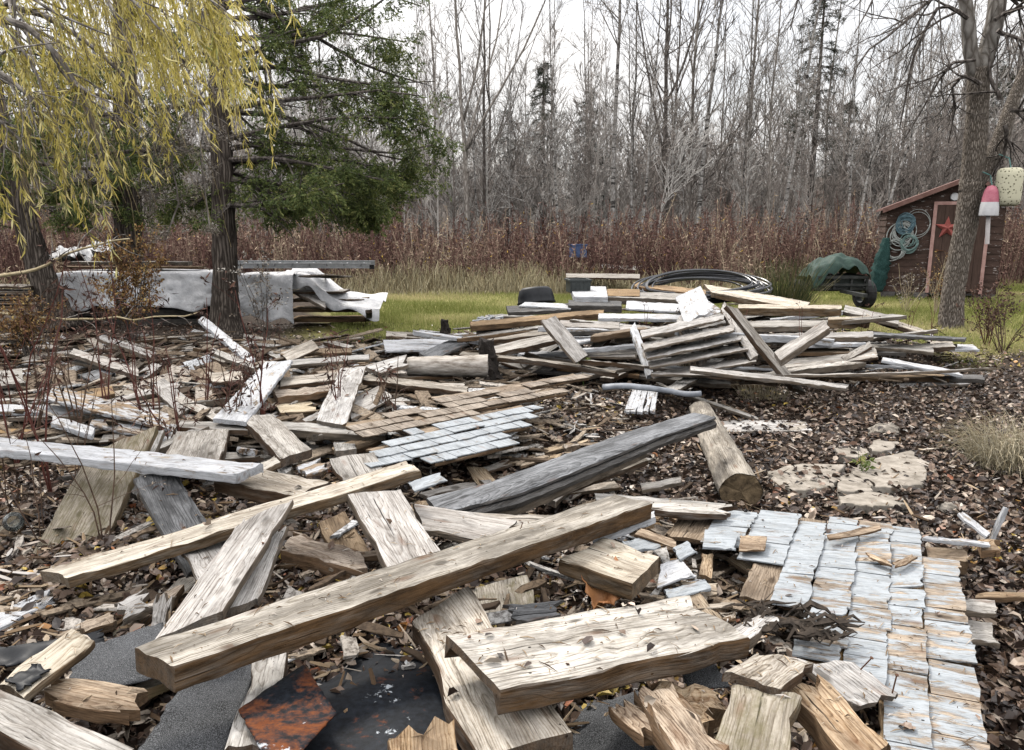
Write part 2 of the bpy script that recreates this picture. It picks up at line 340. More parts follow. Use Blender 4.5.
# ------------------------------------------------------------------ boards
_seed = [100]
def board_arrays(Ln, w, th, rng, skA=0, skB=0, jagA=.006, jagB=.006, wob=.0045, live=0.0, sag=0.0, twist=0.0, rough=.0022, m=9, groove=False):
    n = int(min(40, max(7, Ln / .055))); x = np.linspace(-.5, .5, n) * Ln
    yc = np.concatenate([[-1, -.975], np.linspace(-.8, .8, m - 4), [.975, 1]]) * w / 2
    drop = np.zeros(m); drop[0] = drop[-1] = min(.006, th * .22)
    wl = 1 + smooth_noise(n, rng, max(3, n // 4)) * wob / w * 2 + smooth_noise(n, rng, 4) * live; wr = 1 + smooth_noise(n, rng, max(3, n // 4)) * wob / w * 2 + smooth_noise(n, rng, 4) * live
    for wv in (wl, wr):                                  # corners knocked off here and there
        for _ in range(int(Ln * 1.3 + rng.random() * 1.5)): wv[int(rng.integers(n))] -= min(.16, rng.uniform(.003, .010) / w * 2)
    jA = skA * yc / (w / 2) + np.abs(rng.normal(size=m)) * jagA; jB = skB * yc / (w / 2) - np.abs(rng.normal(size=m)) * jagB
    e = np.clip((np.linspace(0, 1, n)), 0, 1)
    wA = np.clip(1 - e / .3, 0, 1); wB = np.clip((e - .7) / .3, 0, 1)
    X = x[:, None] + wA[:, None] * jA + wB[:, None] * jB
    Y = yc[None] * np.where(yc[None] < 0, wl[:, None], wr[:, None])
    s = np.linspace(-1, 1, n)[:, None]
    Zb = sag * (1 - s ** 2) + (smooth_noise(n, rng, 4) * .0022 * min(1, Ln))[:, None] + twist * s * (yc / (w / 2))[None] * w * .5
    top = Zb - drop[None] + rng.normal(size=(n, m)) * rough
    bot = Zb - th + drop[None] + rng.normal(size=(n, m)) * rough + (smooth_noise(n, rng, 5) * th * .05)[:, None]
    if groove:
        for k in range(2, m - 2): bot[:, k] += th * .72
    V = np.concatenate([np.stack([X, Y, top], -1).reshape(-1, 3), np.stack([X, Y, bot], -1).reshape(-1, 3)])
    I = np.arange(n * m).reshape(n, m); J = I + n * m
    q = lambda a, b, c, d: np.stack([a, b, c, d], -1).reshape(-1, 4)
    F = np.concatenate([q(I[:-1, :-1], I[1:, :-1], I[1:, 1:], I[:-1, 1:]), q(J[:-1, :-1], J[:-1, 1:], J[1:, 1:], J[1:, :-1]),
                        q(I[:-1, 0], J[:-1, 0], J[1:, 0], I[1:, 0]), q(I[:-1, -1], I[1:, -1], J[1:, -1], J[:-1, -1]),
                        q(I[0, :-1], I[0, 1:], J[0, 1:], J[0, :-1]), q(I[-1, :-1], J[-1, :-1], J[-1, 1:], I[-1, 1:])])
    return V, F
GROUP = {'n': 'boards of the nearest heap', 'm': 'boards of the heap below the cedar', 'f': 'boards of the heap on the lawn', 'r': 'boards around the shingled wall section', 'c': 'boards stored by the white tarpaulin'}
def place(o, c, u, nv):
    u = u.normalized(); v = nv.cross(u).normalized(); nv = u.cross(v)
    mt = Matrix((u, v, nv)).transposed().to_4x4(); mt.translation = c; o.matrix_world = mt
def B(label, g, mat, q, za, zb, th, name='plank', cat='board', roll=0.0, **k):
    _seed[0] += 1; rng = np.random.default_rng(_seed[0])
    a1, a2 = P(q[0], q[1], za), P(q[2], q[3], za); b1, b2 = P(q[4], q[5], zb), P(q[6], q[7], zb)
    A = (a1 + a2) / 2; Bc = (b1 + b2) / 2; u = Bc - A; Ln = u.length; u.normalize()
    nv = Vector((0, 0, 1)); nv = (nv - nv.dot(u) * u).normalized()
    if roll: nv = Matrix.Rotation(roll, 3, u) @ nv
    v = nv.cross(u)
    wa = (a2 - a1).dot(v); wb = (b2 - b1).dot(v); w = (abs(wa) + abs(wb)) / 2
    sg = 1 if wa > 0 else -1
    skA = max(-w, min(w, sg * (a2 - a1).dot(u) / 2)); skB = max(-w, min(w, sg * (b2 - b1).dot(u) / 2))
    V, F = board_arrays(Ln, w, th, rng, skA, skB, **k)
    o = mesh_np(name, V, [F], M[mat]); place(o, (A + Bc) / 2, u, nv)
    return tag(o, label, cat, GROUP.get(g, g))
def nail(parent, px, py, z, rng=random.Random(5), h=.035):
    c = P(px, py, z); m = MB(); t = Vector((rng.uniform(-.5, .5), rng.uniform(-.5, .5), 1)).normalized()
    m.tube([c - t * .012, c + t * h], [.0022, .0022], 6); m.tube([c + t * h, c + t * (h + .002)], [.0055, .0055], 8)
    o = m.build('nail', MET['rust']); mw = o.matrix_world.copy(); bpy.context.view_layer.update()
    o.parent = parent; o.matrix_parent_inverse = parent.matrix_world.inverted(); return o
MET = {'rust': simple('rusty_iron', (.05, .03, .022), (.22, .10, .05), 40, .7, .4, .002, .4)}

# --- the nearest heap, from the top down
beam = B('long thick squared beam lying across the nearest heap, cut end facing out', 'n', 'hewn', (133, 646, 173, 669, 618, 494, 652, 502), .52, .45, .066, 'beam', 'beam', wob=.004, jagB=.015)
nail(beam, 300, 628, .45); nail(beam, 520, 532, .46)
slot = B('wide pale timber with a hollow open end resting on a curved slab', 'n', 'hewn', (445, 634, 500, 690, 694, 594, 752, 636), .51, .43, .064, 'timber', 'timber', jagA=.002, jagB=.03, groove=True, live=.02)
nail(slot, 566, 672, .47, h=.02); nail(slot, 471, 640, .5, h=.01)
B('curved live edged slab running under the hollow timber', 'n', 'pale', (409, 622, 472, 582, 478, 760, 566, 735), .36, .40, .06, 'slab', 'board', live=.05)
B('broad plank passing under the long beam beside the pale scantling', 'n', 'silver', (347, 495, 400, 489, 390, 572, 442, 556), .47, .37, .045)
B('long pale square scantling slanting across the heap to the white shingles', 'n', 'fresh', (38, 570, 66, 579, 406, 460, 422, 470), .33, .53, .042, 'scantling', 'board', jagA=.01)
silv = B('weathered silver plank leaning over the pale scantling towards the long beam', 'n', 'silver', (246, 516, 291, 501, 148, 640, 226, 614), .50, .42, .03, jagA=.02)
nail(silv, 262, 545, .47, h=.008)
B('split board half hidden beneath the weathered silver plank', 'n', 'silver', (268, 528, 287, 524, 216, 612, 262, 600), .42, .37, .03, jagA=.03)
B('pinkish weathered board end under the pale scantling', 'n', 'silver', (182, 548, 232, 528, 214, 604, 262, 575), .34, .32, .025)
B('smooth flat grey board going down under the pale scantling', 'n', 'slate', (133, 478, 175, 468, 186, 574, 224, 552), .42, .24, .028)
B('white painted long board lying level across two slabs', 'n', 'white', (-60, 430, -60, 443, 262, 464, 238, 474), .50, .47, .042)
B('broad brown moss stained slab leaning out of the weeds', 'n', 'mossy', (92, 444, 154, 431, 4, 580, 112, 552), .44, .10, .05, 'slab', 'board', live=.03, jagA=.02)
B('grey board with rough hewn end behind the moss stained slab', 'n', 'grey', (150, 432, 163, 430, 122, 490, 140, 494), .40, .22, .04)
B('thick short cut beam end poking out from under the long beam', 'n', 'fresh', (556, 560, 606, 536, 634, 584, 660, 558), .36, .36, .062, 'cut_timber', 'timber', wob=.003)
B('narrow white edged strip beside the end of the long beam', 'n', 'white', (592, 541, 594, 533, 655, 517, 654, 511), .36, .38, .03, 'strip', 'board')
B('flat plank showing between the long beam and the grey moulding', 'n', 'silver', (412, 504, 424, 528, 518, 520, 497, 543), .36, .33, .03)
B('short pale plank piece lying against the lower end of the grey moulding', 'n', 'pale', (470, 512, 480, 524, 560, 516, 552, 528), .33, .32, .03)
B('crumbling rotted beam in the hollow beside the weathered silver plank', 'n', 'rot', (283, 533, 284, 548, 372, 551, 366, 578), .25, .25, .06, 'rotten_beam', 'beam', jagA=.03, jagB=.04, rough=.008, live=.1)
B('thick squared timber end behind the pale scantling', 'n', 'pale', (250, 467, 215, 478, 334, 481, 292, 497), .38, .38, .075, 'timber', 'timber')
B('short plank with a nail hole under the end of the pale scantling', 'n', 'pale', (329, 458, 374, 452, 346, 492, 394, 482), .36, .30, .025)
B('plain board lying beneath the broad plank near the rotted beam', 'n', 'brown', (318, 522, 346, 512, 336, 560, 372, 556), .24, .20, .03)
B('stub of board with a black tar stain leaning on shingle felt', 'n', 'fresh', (70, 627, 98, 641, -2, 683, 26, 697), .42, .44, .022)
B('pale heavy plank end entering from the corner of the picture', 'n', 'pale', (-60, 655, -60, 700, 132, 752, 88, 778), .50, .48, .05)
B('ribbed rotten plank bit under the tar stained stub', 'n', 'rot', (46, 678, 38, 698, 150, 688, 138, 716), .38, .36, .04, 'rotten_plank', 'board', jagA=.03, jagB=.04, rough=.004)
B('thin white lath lying on dead leaves', 'n', 'white', (-30, 624, -26, 642, 52, 588, 55, 600), .22, .22, .014, 'lath', 'board', jagB=.03)
B('thin splintered lath just under the white lath', 'n', 'pale', (-30, 652, -28, 660, 30, 618, 32, 624), .20, .20, .012, 'lath', 'board', jagB=.02)
B('brown rounded branch piece among leaves above the shingle felt', 'n', 'brown', (78, 622, 84, 634, 112, 610, 116, 620), .26, .25, .03, 'branch_piece', 'branch')
B('frayed pale board bit lying in leaves under the silver plank', 'n', 'silver', (112, 606, 124, 622, 146, 588, 156, 604), .26, .27, .02, jagA=.02, jagB=.03, rough=.004)
B('upright broken shard beside the weathered silver plank', 'n', 'silver', (150, 628, 164, 632, 158, 590, 170, 596), .27, .38, .015, 'shard', 'board', jagB=.04)
B('tapered post with rounded top under the long beam', 'n', 'pale', (258, 660, 281, 648, 214, 752, 272, 748), .30, .36, .05, 'post', 'post', jagB=.02, wob=.012)
B('square block of wood with a torn upper end at the lower rim', 'n', 'rot', (388, 726, 455, 712, 392, 775, 462, 765), .50, .46, .05, 'wood_block', 'block', jagA=.02)
B('mud brown sheet of plywood in the dark under the long beam', 'n', 'mossy', (462, 590, 530, 574, 470, 625, 532, 608), .20, .20, .018, 'plywood_sheet', 'board')
B('rounded piece of grey slate shingle behind the hollow timber', 'n', 'slate', (500, 604, 512, 622, 566, 600, 560, 616), .28, .28, .012, 'slate_piece', 'slate', jagA=.03, jagB=.03)
B('orange rotten log split lengthwise with frayed grain', 'n', 'rot', (628, 690, 668, 684, 690, 770, 724, 752), .40, .42, .05, 'rotten_log', 'log', jagA=.05, rough=.008, live=.12)
B('orange crumbling wood chunk behind the split rotten log', 'n', 'rot', (650, 684, 640, 722, 736, 690, 716, 728), .34, .34, .06, 'rotten_chunk', 'wood chunk', jagB=.05, rough=.009, live=.12)
B('ragged pale splinter hanging beneath the hollow timber', 'n', 'rot', (604, 700, 624, 694, 640, 740, 668, 730), .37, .39, .03, 'splinter', 'board', jagA=.05, jagB=.03)
B('mossy grey brown plank rising from the lower edge of the picture', 'n', 'mossy', (742, 684, 790, 688, 692, 775, 800, 772), .42, .40, .04, jagA=.012)
B('split beam edge beside the mossy plank running to the shingled wall', 'n', 'rot', (786, 684, 812, 674, 850, 768, 898, 744), .34, .34, .06, 'split_beam', 'beam', live=.05, jagA=.02)
knot = B('grey plank with a dark knot and two bent nails on the shingles', 'r', 'silver', (786, 664, 858, 655, 856, 711, 901, 694), .30, .24, .022, jagA=.02, jagB=.01)
nail(knot, 862, 668, .275, h=.05); nail(knot, 893, 690, .25, h=.06)
B('ragged pale board with broken dark edge across the mossy plank', 'r', 'pale', (727, 676, 778, 688, 757, 654, 824, 657), .44, .38, .025, jagA=.03, jagB=.05)
B('broken pale plank lying over crumbled rot beside the torn felt', 'r', 'silver', (712, 640, 722, 662, 772, 598, 778, 622), .35, .26, .035, jagA=.03, jagB=.04, live=.08)
B('long pale plank with a rotten brown tip along the shingles', 'r', 'pale', (652, 500, 652, 512, 742, 506, 738, 514), .27, .25, .03, jagB=.06)
B('thin dark split board above the long rotten tipped plank', 'r', 'grey', (594, 493, 596, 501, 726, 504, 722, 511), .25, .24, .02)
B('white lath bridging the shingles and the leaves', 'r', 'white', (924, 533, 924, 541, 992, 541, 988, 546), .24, .12, .014, 'lath', 'board')
B('white broken trim stick leaning up out of the leaves', 'r', 'white', (986, 541, 994, 542, 1001, 505, 1007, 508), .08, .26, .016, 'trim_piece', 'board')
B('white broken trim stick lying flat in the leaves', 'r', 'white', (957, 513, 962, 511, 985, 537, 991, 534), .12, .08, .014, 'trim_piece', 'board')
B('brown stake lying in leaves beyond the end of the shingles', 'r', 'brown', (975, 592, 975, 599, 1050, 591, 1050, 597), .10, .08, .02, 'stake', 'stick')
B('sheathing board end sticking out past the shingles, upper', 'r', 'grey', (962, 598, 964, 612, 996, 600, 998, 614), .13, .12, .02, 'sheathing_board')
B('sheathing board end sticking out past the shingles, lower', 'r', 'grey', (966, 618, 968, 640, 992, 620, 998, 644), .13, .12, .02, 'sheathing_board')
B('square reddish stub at the end of the white lath', 'r', 'rot', (978, 540, 980, 550, 1000, 539, 1000, 550), .10, .10, .04, 'wood_block', 'block', jagB=.02)
B('brown joist end under the white lath', 'r', 'brown', (926, 546, 926, 560, 968, 548, 968, 562), .16, .14, .06, 'joist_end', 'board')
# --- middle heap
B('broad white plank sloping down beside the red weed stems', 'm', 'white', (266, 361, 291, 360, 211, 419, 248, 422), .45, .38, .03)
B('steep pale plank leaning on the level grey board', 'm', 'silver', (340, 367, 367, 366, 315, 421, 345, 425), .42, .34, .025)
B('level grey board carrying the foot of the steep plank', 'm', 'grey', (276, 421, 276, 429, 388, 428, 386, 436), .33, .30, .05)
B('tan plank with thick shaded edge in front of the level grey board', 'm', 'pale', (238, 415, 274, 413, 282, 459, 310, 449), .38, .36, .055)
B('wide pale board end behind the white long board', 'm', 'pale', (172, 432, 234, 428, 164, 464, 216, 459), .34, .34, .06)
B('ledge board crossing under the broad white plank', 'm', 'pale', (176, 420, 178, 427, 250, 424, 248, 431), .33, .33, .035)
B('white plank peeling in black flecks below the rotten stalks', 'm', 'peel', (43, 387, 47, 397, 172, 413, 168, 430), .36, .32, .025)
B('second white plank under the flecked one', 'm', 'white', (50, 414, 54, 424, 96, 428, 92, 436), .30, .30, .03)
B('ragged white board next to the flecked plank end', 'm', 'peel', (96, 410, 90, 424, 178, 424, 170, 440), .28, .27, .025)
B('thin white strip reaching the picture edge', 'm', 'white', (-30, 404, -30, 411, 70, 406, 70, 412), .28, .26, .03, 'strip', 'board')
B('long pale scantling lying below the frayed log', 'm', 'pale', (366, 374, 364, 379, 470, 386, 466, 393), .33, .33, .045, 'scantling', 'board')
B('short thick white board left of the frayed log', 'm', 'silver', (366, 366, 378, 373, 405, 354, 404, 366), .38, .38, .04)
B('grey board tilted behind the frayed log', 'm', 'slate', (418, 354, 432, 360, 462, 335, 468, 341), .28, .34, .03)
B('long white board beyond the frayed log', 'm', 'white', (382, 340, 386, 350, 462, 338, 458, 350), .22, .24, .03)
B('pale square scantling on the grass edge beyond the log', 'm', 'pale', (386, 331, 386, 336, 440, 334, 440, 339), .12, .12, .05, 'scantling', 'board')
B('white long pole leaning down from the cedar trunk', 'm', 'white', (198, 319, 203, 317, 248, 362, 256, 359), .55, .34, .035, 'pole', 'pole')
B('grey pole crossing the leaning white pole', 'm', 'grey', (210, 347, 213, 353, 252, 364, 256, 369), .38, .34, .035, 'pole', 'pole')
B('flat stump ended plank beside the leaning white pole', 'm', 'pale', (206, 372, 212, 382, 242, 371, 244, 381), .32, .32, .035)
B('narrow board under the steep pale plank pointing at the shingles', 'm', 'silver', (346, 403, 352, 418, 380, 387, 392, 396), .27, .30, .02)
B('splintered yellowish plank between the two leaning planks', 'm', 'fresh', (270, 400, 284, 416, 316, 402, 318, 408), .26, .24, .03, jagB=.05)
B('chewed brown log below the grey pole', 'm', 'rot', (272, 388, 276, 398, 330, 380, 334, 392), .30, .30, .05, 'rotten_log', 'log', rough=.008, live=.1)
B('long horizontal pale board behind the steep plank', 'm', 'pale', (280, 378, 280, 386, 340, 371, 342, 379), .33, .34, .035)
B('grey thin board stretching behind the leaning planks', 'm', 'grey', (288, 360, 288, 365, 370, 354, 370, 359), .30, .30, .03)
B('dark thin board next to the lawn edge', 'm', 'brown', (280, 350, 280, 355, 352, 348, 352, 352), .26, .26, .03)
B('pale plank tilted up beside the dark thin board', 'm', 'pale', (280, 354, 288, 360, 314, 341, 318, 346), .25, .34, .02)
B('grey plank lying along the nettles under the leaning cedar', 'm', 'grey', (72, 352, 80, 361, 118, 358, 112, 370), .26, .24, .03)
B('bleached pole lying over the driftwood near the cedar', 'm', 'silver', (70, 353, 73, 349, 138, 376, 140, 370), .34, .28, .04, 'pole', 'pole')
B('weathered pole behind the bleached pole', 'm', 'silver', (98, 338, 100, 334, 152, 358, 156, 353), .32, .28, .04, 'pole', 'pole')
B('old grey slab beside the bleached pole', 'm', 'slate', (78, 375, 92, 381, 104, 367, 112, 374), .24, .24, .03)
B('grey slab at the picture edge above the white strip', 'm', 'grey', (-10, 372, -6, 386, 22, 368, 24, 382), .28, .28, .04)
B('rounded brown limb behind the flecked plank', 'm', 'brown', (76, 391, 80, 399, 112, 386, 116, 394), .26, .26, .04, 'limb', 'branch')
B('tilted silver board by the red stems', 'm', 'silver', (150, 384, 164, 378, 178, 414, 196, 406), .32, .28, .025)
B('thin pale board behind the tilted silver board', 'm', 'pale', (168, 396, 174, 392, 212, 420, 220, 414), .30, .28, .02)
B('bleached plank under the weed stems beside the ledge board', 'm', 'pale', (156, 440, 164, 446, 206, 424, 214, 430), .25, .27, .03)
B('small pale off cut resting by the timber end', 'm', 'fresh', (255, 466, 262, 470, 274, 456, 282, 462), .36, .36, .03, 'offcut', 'board')
B('brown board leading from the steep plank to the white shingles', 'm', 'brown', (330, 448, 340, 456, 380, 430, 386, 438), .26, .28, .03)
B('torn white board fragment by the short plank', 'm', 'peel', (294, 466, 306, 476, 322, 458, 328, 468), .30, .30, .02, jagA=.02, jagB=.04)
B('thin lath reaching from the small clapboard scrap to the leaves', 'm', 'grey', (656, 382, 659, 385, 757, 417, 760, 420), .12, .06, .02, 'lath', 'board')
B('flat buried pale board at the leafy side of the log', 'm', 'silver', (716, 420, 714, 432, 806, 421, 812, 430), .05, .05, .02)
B('short grey plank propped under the curved moulding', 'm', 'grey', (640, 484, 642, 490, 682, 477, 682, 482), .16, .18, .02)
B('pale plank beneath the middle of the curved moulding', 'm', 'pale', (536, 486, 548, 496, 640, 452, 648, 460), .24, .26, .03)
# --- the heap on the lawn
def F_(label, mat, q, za, zb, th, name='plank', cat='board', **k):
    za, zb = [z if z < .5 else .5 + (z - .5) * .45 for z in (za, zb)]
    return B(label, 'f', mat, q, za, zb, th, name, cat, **k)
B('white grey plank leaning down the front of the lawn heap', 'f', 'silver', (542, 319, 555, 317, 576, 361, 588, 357), .70, .36, .03)
B('long pole rising across the open end of the lawn heap', 'f', 'pale', (484, 349, 486, 354, 566, 331, 566, 337), .36, .48, .05, 'pole', 'pole')
F_('long brown square beam under the leaning white grey plank', 'brown', (470, 322, 470, 326, 604, 309, 604, 313), .46, .58, .07, 'beam', 'beam')
F_('short prop stick under the long pole', 'grey', (519, 364, 524, 367, 555, 343, 559, 345), .16, .34, .04, 'stick', 'stick')
F_('pale pole second from the brown beam', 'pale', (486, 336, 486, 341, 552, 329, 552, 333), .36, .42, .05, 'pole', 'pole')
F_('low dark board under the prop stick', 'dark', (500, 365, 500, 369, 590, 371, 590, 375), .10, .10, .03)
F_('tan board lying lowest in front of the lawn heap', 'rot', (556, 362, 556, 367, 640, 370, 640, 375), .14, .13, .04)
F_('white plank above the clapboard section, tops flush', 'white', (626, 301, 626, 308, 684, 304, 684, 312), .68, .68, .03)
F_('white board sloping under the torn white sheet', 'white', (598, 313, 598, 318, 690, 314, 690, 319), .60, .60, .04)
F_('grey white board below the sloping white one', 'silver', (594, 326, 594, 331, 640, 324, 640, 331), .48, .50, .03)
F_('short white board stuck out beside the clapboard section', 'white', (556, 338, 558, 346, 636, 322, 636, 331), .42, .46, .03)
F_('level silver board at the foot of the clapboard section', 'silver', (588, 348, 588, 356, 646, 349, 646, 357), .30, .30, .03)
F_('small pale strut leaning by the level silver board', 'pale', (590, 349, 593, 352, 608, 333, 611, 335), .30, .44, .03, 'stick', 'stick')
B('big diagonal plank leaning over the clapboard section', 'f', 'pale', (724, 307, 740, 306, 790, 391, 810, 390), .86, .16, .04)
B('pale plank crossing the foot of the big diagonal plank', 'f', 'silver', (690, 365, 690, 371, 850, 383, 846, 390), .42, .20, .03)
B('pale pole propped on the big diagonal plank', 'f', 'silver', (774, 354, 780, 358, 824, 322, 830, 325), .52, .74, .06, 'pole', 'pole')
F_('thick brown beam with a sawn face on top of the lawn heap', 'fresh', (738, 304, 738, 308, 842, 305, 842, 309), .72, .66, .10, 'beam', 'beam')
F_('square brown beam end below the thick sawn beam', 'fresh', (828, 317, 828, 320, 870, 316, 870, 319), .58, .55, .11, 'beam', 'beam')
F_('golden long joist sloping behind the thick sawn beam', 'fresh', (706, 285, 708, 291, 808, 303, 806, 308), .86, .68, .08, 'joist', 'board')
F_('long tan joist crossing in front of the black hose', 'rot', (634, 282, 634, 286, 706, 290, 706, 294), .84, .80, .06, 'joist', 'board')
F_('grey joist with square ends below the long tan joist', 'grey', (606, 291, 606, 297, 700, 294, 700, 300), .76, .76, .08, 'joist', 'board')
F_('white board at the far side of the lawn heap by leaves', 'white', (882, 355, 882, 362, 958, 370, 962, 376), .30, .16, .03)
F_('long pale board low in the tree side of the lawn heap', 'pale', (780, 360, 782, 368, 876, 349, 878, 356), .24, .34, .03)
F_('thin board sliding from the pale low board', 'pale', (842, 358, 844, 361, 870, 342, 872, 345), .30, .40, .03, 'strip', 'board')
F_('long grey plank ending at the maple trunk', 'slate', (872, 331, 872, 335, 966, 336, 966, 341), .44, .30, .035)
F_('curved pale branch lying in front of the lawn heap', 'silver', (893, 383, 893, 388, 970, 379, 970, 383), .06, .06, .03, 'branch_piece', 'branch')
F_('long brown board half sunk in leaves before the heap', 'brown', (800, 372, 800, 376, 950, 374, 950, 379), .10, .10, .04)
F_('dark board tip pointing out beyond the long brown board', 'dark', (944, 374, 944, 379, 984, 375, 984, 379), .10, .10, .04)
F_('thin pale strip in front of the pale low board', 'pale', (786, 363, 786, 367, 852, 371, 852, 375), .18, .14, .03, 'strip', 'board')
F_('white chunk of board beside the maple foot', 'white', (946, 343, 944, 350, 974, 344, 978, 350), .20, .18, .03)
F_('short pale board piece before the maple foot', 'pale', (930, 340, 930, 346, 952, 340, 954, 345), .24, .22, .04)
F_('pale plank reaching towards the maple from the beam end', 'pale', (866, 311, 866, 316, 924, 329, 922, 334), .52, .32, .05)
F_('grey plank parallel to the one reaching the maple', 'grey', (844, 306, 844, 310, 900, 318, 898, 323), .58, .46, .05)
F_('level grey plank in the tree side of the heap', 'grey', (740, 321, 740, 327, 824, 320, 824, 326), .56, .56, .06)
F_('level silver plank below the level grey one', 'silver', (752, 334, 752, 340, 874, 331, 874, 336), .46, .46, .05)
F_('white end board between pole and sawn beam', 'white', (800, 338, 800, 345, 862, 338, 864, 343), .42, .40, .04)
F_('level brown plank low beside the pole', 'brown', (776, 347, 776, 352, 850, 349, 850, 353), .34, .32, .04)
F_('weathered cross board low at the corner of the heap', 'grey', (852, 340, 852, 345, 934, 347, 934, 352), .30, .26, .04)
F_('white thick block on top of the heap beside a dark crate', 'white', (570, 286, 574, 296, 606, 286, 608, 297), .86, .86, .09, 'foam_block', 'block', wob=.002)
F_('dark square timber end by the white block', 'brown', (604, 289, 604, 295, 640, 289, 640, 296), .80, .80, .08, 'timber', 'timber')
F_('black rotten beam under the white block', 'dark', (568, 300, 568, 305, 622, 301, 622, 306), .70, .70, .09, 'beam', 'beam')
F_('dark slab beside the black tub', 'dark', (506, 306, 508, 312, 570, 303, 570, 309), .52, .60, .05)
F_('white board tip sticking out under the black tub', 'white', (522, 302, 522, 305, 568, 303, 568, 309), .60, .62, .025)
F_('long far plank behind the white block', 'pale', (566, 273, 566, 277, 640, 274, 640, 278), .45, .45, .05)
F_('old grey plank hidden behind the far plank', 'grey', (594, 263, 594, 267, 640, 266, 640, 270), .42, .42, .05)
F_('grey plank hanging off the open end of the lawn heap', 'grey', (476, 330, 476, 334, 512, 326, 512, 330), .36, .40, .04)
F_('thin dark board lowest at the open end of the heap', 'dark', (482, 343, 482, 347, 540, 341, 540, 345), .26, .28, .04)
F_('tilted pale board below the long pole', 'pale', (500, 353, 504, 361, 528, 362, 524, 368), .20, .14, .03)
F_('white board behind the leaning white grey plank', 'silver', (560, 320, 560, 326, 620, 322, 620, 328), .52, .52, .03)
F_('bottom grey board under the clapboard section', 'grey', (690, 374, 690, 379, 780, 372, 780, 377), .14, .14, .04)
F_('brown strip low under the crossing plank', 'brown', (700, 382, 700, 386, 776, 381, 776, 385), .08, .08, .03, 'strip', 'board')
# lattice of clapboards: one torn off wall section
def clap_section():
    root = empty('clapboard_section', P(700, 345, .2)); tag(root, 'torn off section of white clapboard wall with studs on its back', 'wall section')
    bpy.context.view_layer.update()
    def bd(nm, q, za, zb, th, mat, **k):
        o = B('x', 'f', mat, q, za, zb, th, nm, 'x', **k)
        for kk in ('label', 'category', 'group'): del o[kk]
        bpy.context.view_layer.update(); o.parent = root; o.matrix_parent_inverse = root.matrix_world.inverted(); return o
    rows = [(640, 331, 724, 312, .62, .66), (642, 343, 734, 324, .56, .58), (645, 352, 742, 333, .49, .50), (648, 361, 748, 343, .41, .42), (652, 372, 756, 355, .30, .33)]
    for i, (x0, y0, x1, y1, a, b) in enumerate(rows): bd('clapboard', (x0, y0, x0 + 1, y0 + 6.5, x1, y1, x1 + 1, y1 + 6.5), a, b, .022, 'silver', roll=R(-2))
    bd('corner_trim', (630, 326, 635, 324, 648, 375, 653, 374), .60, .26, .04, 'white')
    bd('stud', (676, 318, 681, 316, 700, 362, 706, 360), .66, .36, .05, 'silver')
    bd('stud', (720, 306, 725, 304, 752, 358, 757, 356), .74, .36, .05, 'silver')
    return root
clap_section()
B('torn square white sheet standing on the clapboard section', 'f', 'white', (676, 294, 700, 288, 686, 322, 712, 314), .82, .66, .012, 'white_sheet', 'sheet', jagB=.05)
F_('twisted white sheet piece under the torn square sheet', 'peel', (684, 310, 690, 322, 714, 300, 718, 312), .68, .72, .012, 'white_sheet', 'sheet', jagA=.04)

# --- scraps between the traced boards
SCRAP = {}
def scraps(g, n, poly, Lr, Wr, th, mats, zr, az, tilt, seed, what, name='board_scrap'):
    rng = np.random.default_rng(seed); k = 0; px = [p[0] for p in poly]; py = [p[1] for p in poly]
    while k < n:
        x = rng.uniform(min(px), max(px)); y = rng.uniform(min(py), max(py)); ins = False
        for i in range(len(poly)):
            (x1, y1), (x2, y2) = poly[i], poly[i - 1]
            if (y1 > y) != (y2 > y) and x < (x2 - x1) * (y - y1) / (y2 - y1) + x1: ins = not ins
        if not ins: continue
        h = rng.uniform(*zr); c = P(x, y, h); h = gz(c.x, c.y) + h * .85; c = P(x, y, h)
        L_ = rng.uniform(*Lr) * (.55 + .9 * rng.random() ** 2); W_ = rng.uniform(*Wr); t_ = rng.uniform(*th)
        a = R(az[0]) + rng.normal() * R(az[1]); u = Vector((math.cos(a), math.sin(a), math.tan(R(rng.normal() * tilt)))).normalized()
        nv = (Vector((rng.normal() * .12, rng.normal() * .12, 1)))
        nv = (nv - nv.dot(u) * u).normalized(); mt = mats[int(rng.integers(len(mats)))]
        V, Fc = board_arrays(L_, W_, t_, rng, rng.normal() * W_ * .12, rng.normal() * W_ * .12, abs(rng.normal()) * .035, abs(rng.normal()) * .035, sag=rng.normal() * .008 * L_, twist=rng.normal() * .08, rough=.003, m=7)
        o = mesh_np(name, V, [Fc], M[mt]); place(o, c, u, nv)
        adj = {'pale': 'pale', 'fresh': 'yellowish', 'grey': 'grey', 'silver': 'silvery', 'brown': 'brown', 'dark': 'blackish', 'slate': 'dark grey', 'rot': 'rotten orange', 'mossy': 'mossy', 'white': 'white painted', 'peel': 'flaking white', 'shingle': 'white', 'bareshingle': 'bare'}[mt]
        tag(o, f'{adj} {what[0]}', what[1], f'{adj} {what[2]}'); k += 1
W1 = ['pale', 'grey', 'silver', 'brown', 'pale', 'grey', 'rot', 'peel', 'silver']
scraps('m', 168, [(-20, 345), (120, 335), (360, 338), (470, 350), (450, 400), (360, 450), (240, 470), (-20, 440)], (.35, 1.3), (.05, .15), (.015, .05), W1, (.0, .22), (20, 45), 5, 11, ('board scrap strewn between the planks below the cedar', 'board', 'scraps below the cedar'))
